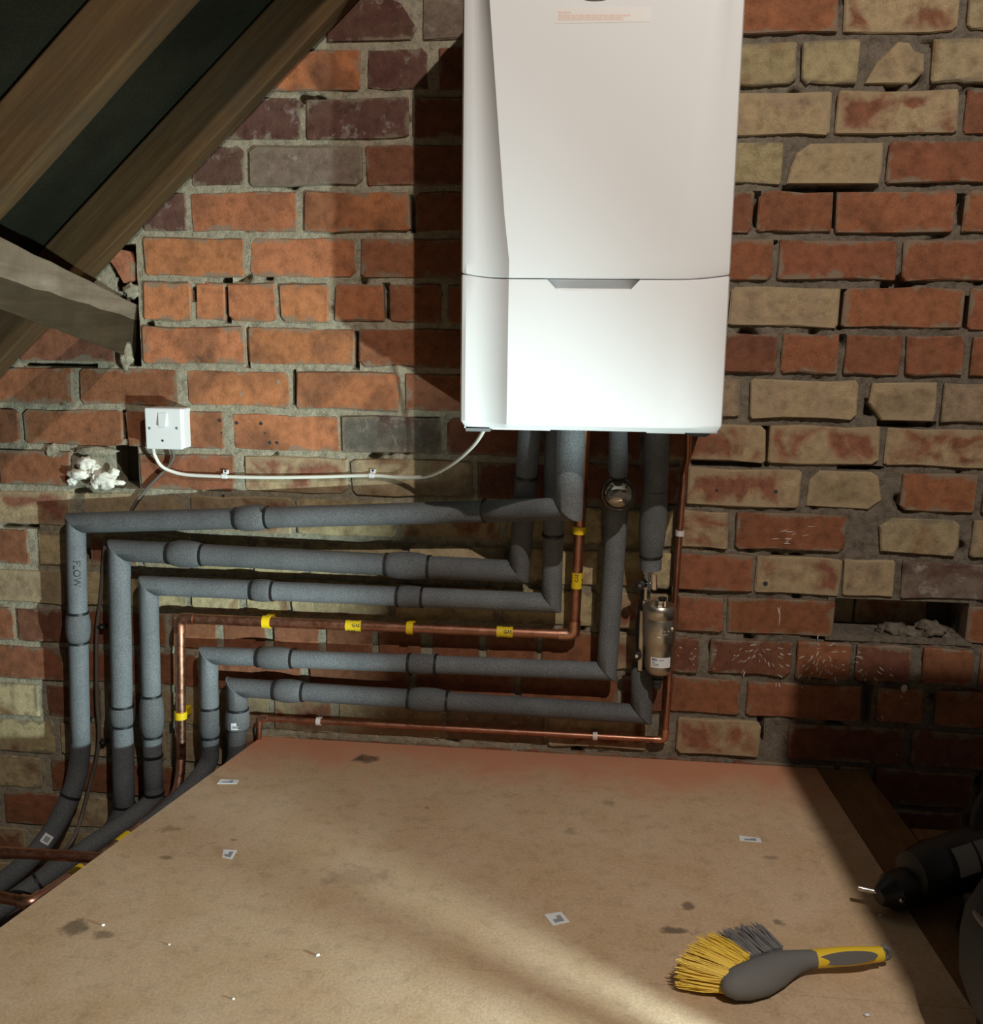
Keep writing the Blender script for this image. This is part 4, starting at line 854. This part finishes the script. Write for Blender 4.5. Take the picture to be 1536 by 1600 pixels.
# hand brush
brush = thing('hand_brush', 'grey and yellow hand brush lying on the board', 'brush', tuple(az(1200, 1540)))
HZ = .026
def bp(x, y, z=HZ): return az(x, y, z)
def pxw(p): return (p-CAM).dot(_fw)/F
spine = [((1127, 1540), 7, 10), ((1132, 1540), 15, 16), ((1145, 1538), 23, 21), ((1165, 1534), 27, 22), ((1190, 1526), 28.5, 22), ((1213, 1515), 26, 20), ((1233, 1506), 20.5, 17), ((1250, 1501), 16, 15), ((1262, 1499), 14, 14), ((1274, 1498.5), 13.5, 13.5)]
def loftpath(sp, n=24):
    rings = []; C_ = [bp(*c) for c, a, b in sp]
    for i, (c, hw, hh) in enumerate(sp):
        d = (C_[min(i+1, len(sp)-1)]-C_[max(i-1, 0)]).normalized(); view = (CAM-C_[i]).normalized(); up = view.cross(d).normalized(); back = d.cross(up).normalized(); s_ = pxw(C_[i])
        rings.append([C_[i] + up*(hw*s_*math.cos(2*PI*k/n)) + back*(min(hh*s_, .024)*math.sin(2*PI*k/n)) for k in range(n)])
    return MB().loft(rings)
link('head', loftpath(spine).mesh('head', 60), M['brush_grey'], brush)
hsp = [((1270, 1498.5), 13.8, 13), ((1285, 1497), 14.2, 13), ((1310, 1495), 14.5, 13), ((1335, 1493.5), 14, 12.5), ((1358, 1492), 12.5, 12), ((1372, 1491), 11.5, 11), ((1378, 1490.5), 11, 10)]
link('handle', loftpath(hsp).mesh('handle', 60), M['brush_yellow'], brush)
link('hanging_eye', tube([*[bp(1382, 1489)+ (RT*math.cos(a_)+UP*math.sin(a_))*.0075 for a_ in [i*2*PI/16 for i in range(18)]]], .0038, 10, caps=False).mesh('hanging_eye', 60), M['brush_grey'], brush)
gi = [bp(1324, 1497) + RT*(px(37)*.93*math.cos(i*2*PI/24)) + (UP+RT*.10).normalized()*(px(8.4)*.93*math.sin(i*2*PI/24)) for i in range(24)]; vdir = (CAM-bp(1326, 1497)).normalized(); off = .0118
gi = [p + RT.cross(vdir)*0 + UP*(p-bp(1326, 1497)).dot(RT)*.075 for p in gi]
link('grip_inlay', MB().loft([[p+vdir*(off-.004) for p in gi], [p+vdir*(off+.0020) for p in gi]]).mesh('grip_inlay', 40), M['brush_grey'], brush)
def bristles(name, n, root0, root1, tip0, tip1, mt, seed, zr=(.010, .042), zt=(.004, .05)):
    random.seed(seed); b = MB()
    for i in range(n):
        t_ = random.random(); k = random.random(); za = zr[0]+(zr[1]-zr[0])*k; zb_ = zt[0]+(zt[1]-zt[0])*min(1, max(0, k+random.uniform(-.15, .15)))
        a_ = Vector(root0).lerp(Vector(root1), t_); tt = min(1, max(0, t_+random.uniform(-.06, .06))); c_ = Vector(tip0).lerp(Vector(tip1), tt) + Vector((math.sin(t_*PI)*-4, math.sin(t_*PI)*-5))
        p0 = az(a_.x, a_.y, .02); p1_ = az(c_.x, c_.y, .02); p0.z = za; p1_.z = zb_; p1_ = p0.lerp(p1_, random.uniform(.86, 1.03)); mid = p0.lerp(p1_, .55) + Vector((random.gauss(0, .0015), random.gauss(0, .0015), random.gauss(0, .0015)))
        b.loft([ring(q, *frame(p1_-p0), r_, 4) for q, r_ in ((p0, .0011), (mid, .0009), (p1_, .0005))])
    return link(name, b.mesh(name), mt, brush, kind='stuff')
bristles('yellow_bristle_tuft', 1000, (1134, 1545), (1172, 1512), (1054, 1532), (1108, 1483), M['bristle_yellow'], 5)
bristles('grey_bristle_tuft', 900, (1172, 1514), (1222, 1500), (1120, 1484), (1188, 1470), M['bristle_grey'], 6)
random.seed(33)
# cordless drill lying on its side in the shade
dr = thing('cordless_drill', 'black cordless drill lying on the floor by the dark bag', 'drill', tuple(az(1400, 1425)))
def dpt(x, y, z): return az(x, y, z)
ax0 = dpt(1376, 1400, .032); ax1 = dpt(1560, 1338, .055); dd = (ax1-ax0).normalized(); du, dv_ = frame(dd)
link('drill_bit', tube([dpt(1341, 1387, .036), ax0 + dd*.01], .0048, 10).mesh('drill_bit', 40), M['chrome'], dr)
link('chuck', MB().loft([ring(ax0 + dd*t_, du, dv_, q, 24) for t_, q in ((-.004, .012), (0, .016), (.018, .026), (.022, .030), (.055, .031), (.058, .027))]).mesh('chuck', 40), M['black'], dr)
link('gearbox', MB().loft([ring(ax0 + dd*t_ + Vector((0, 0, h_)), du, dv_, q, 24, q2) for t_, q, q2, h_ in ((.055, .030, .036, .006), (.06, .036, .046, .012), (.10, .040, .052, .016), (.112, .038, .050, .016))]).mesh('gearbox', 40), M['black'], dr)
mh = link('motor_housing', MB().loft([ring(ax0 + dd*t_ + Vector((0, 0, .014)), du, dv_, q, 24, q2) for t_, q, q2 in ((.110, .036, .046), (.116, .041, .050), (.17, .043, .052), (.23, .042, .050), (.25, .036, .044), (.256, .02, .026))]).mesh('motor_housing', 40), M['black'], dr)
for t0, t1 in ((.118, .158), (.163, .205)):
    pan = []
    for t_ in (t0, t1):
        c_ = ax0 + dd*t_ + Vector((0, 0, .014)); pan.append([c_ + du*(q*math.cos(a_)) + dv_*((q+.009)*math.sin(a_)) for q in (.0425, .0452) for a_ in ([.15+.9*i/6 for i in range(7)] if q == .0425 else [.15+.9*(6-i)/6 for i in range(7)])])
    link('side_panel', MB().loft(pan).mesh('side_panel', 50), M['grey_plastic'], mh)
hb = ax0 + dd*.19; he = dpt(1560, 1425, .035)
link('handle', MB().loft([ring(hb.lerp(he, t_), Vector((dd.x, dd.y, 0)).normalized(), Vector((0, 0, 1)), q, 18, q2) for t_, q, q2 in ((0, .030, .026), (.3, .024, .023), (.7, .022, .022), (1, .028, .026))]).mesh('handle', 50), M['black'], dr)
bc_ = he + (he-hb).normalized()*.03; Mx = Matrix.Translation(bc_) @ (he-hb).to_track_quat('X', 'Z').to_matrix().to_4x4()
o = link('battery', MB().box((-.03, -.06, -.034), (.035, .05, .034), Mx).mesh('battery'), M['black'], dr); bevel(o, .008, 3)
tp_ = dpt(1508, 1292, .10); link('hook', tube(spline([ax0+dd*.19+Vector((0, 0, .05)), ax0+dd*.205+Vector((0, .02, .09)), ax0+dd*.235+Vector((0, .025, .10)), ax0+dd*.25+Vector((0, .01, .06))], 6), .013, 12).mesh('hook', 50), M['black'], dr)
link('trigger', tube(spline([hb.lerp(he, .12)-dd*.03, hb.lerp(he, .25)-dd*.036, hb.lerp(he, .4)-dd*.028], 5), .009, 10).mesh('trigger', 50), M['black'], dr)
link('side_button', MB().loft([ring(ax0 + dd*(.03) + Vector((0, -.0305, .002)) + Vector((0, t_, 0)), Vector((1, 0, 0)), Vector((0, 0, 1)), q, 12) for t_, q in ((.004, .004), (-.001, .004), (-.002, .0025))]).mesh('side_button', 40), M['chrome'], dr)
# padded tool bag
bgc = az(1640, 1520); bgc = Vector((.912, -.885, .14))
bag = thing('tool_bag', 'dark grey rounded padded bag with piped seam at the lower right', 'bag', (bgc.x, bgc.y, 0))
def supe(c, a, b, h, e1, e2, nu=28, nv=16):
    sg = lambda v_, e_: math.copysign(abs(v_)**e_, v_); R_ = []
    for j in range(nv+1):
        ph = -PI/2 + PI*j/nv; R_.append([Vector((c.x + a*sg(math.cos(ph), e1)*sg(math.cos(2*PI*i/nu), e2), c.y + b*sg(math.cos(ph), e1)*sg(math.sin(2*PI*i/nu), e2), c.z + h*sg(math.sin(ph), e1))) for i in range(nu)])
    return MB().loft(R_)
link('body', supe(bgc, .215, .20, .14, .85, 1.0).mesh('body', 60), M['fabric'], bag)
link('piping', tube([bgc + Vector((.20*math.cos(a_), .186*math.sin(a_), .06 + .02*math.sin(a_*2))) for a_ in [i*2*PI/40 for i in range(42)]], .005, 8, caps=False).mesh('piping', 60), M['piping'], bag)
link('base_panel', supe(Vector((bgc.x, bgc.y, .028)), .185, .17, .028, .5, 1.0).mesh('base_panel', 60), M['fabric'], bag)

# bottle added out of view to cast a dark band across the floor
sb = thing('added_bottle', 'unseen white bottle added by the bag to shade a strip of board', 'bottle', (.736, -1.108, 0))
vb = Vector((.736, -1.108, 0)); ux, uy = Vector((1, 0, 0)), Vector((0, 1, 0))
link('bottle_body', MB().loft([ring(vb + Vector((0, 0, z_)), ux, uy, q, 20) for z_, q in ((.0002, .011), (.002, .013), (.086, .013), (.092, .006))]).mesh('bottle_body', 40), M['white_plastic'], sb)
link('nozzle', MB().loft([ring(vb + Vector((0, 0, z_)), ux, uy, q, 12) for z_, q in ((.091, .006), (.104, .002))]).mesh('nozzle', 40), M['yellow'], sb)
link('shade_lobe', supe(Vector((.772, -1.012, .053)), .07, .07, .053, .6, .9).mesh('shade_lobe', 60), M['fabric'], bag)  # lobe added out of view to block the work lamp from brush and floor
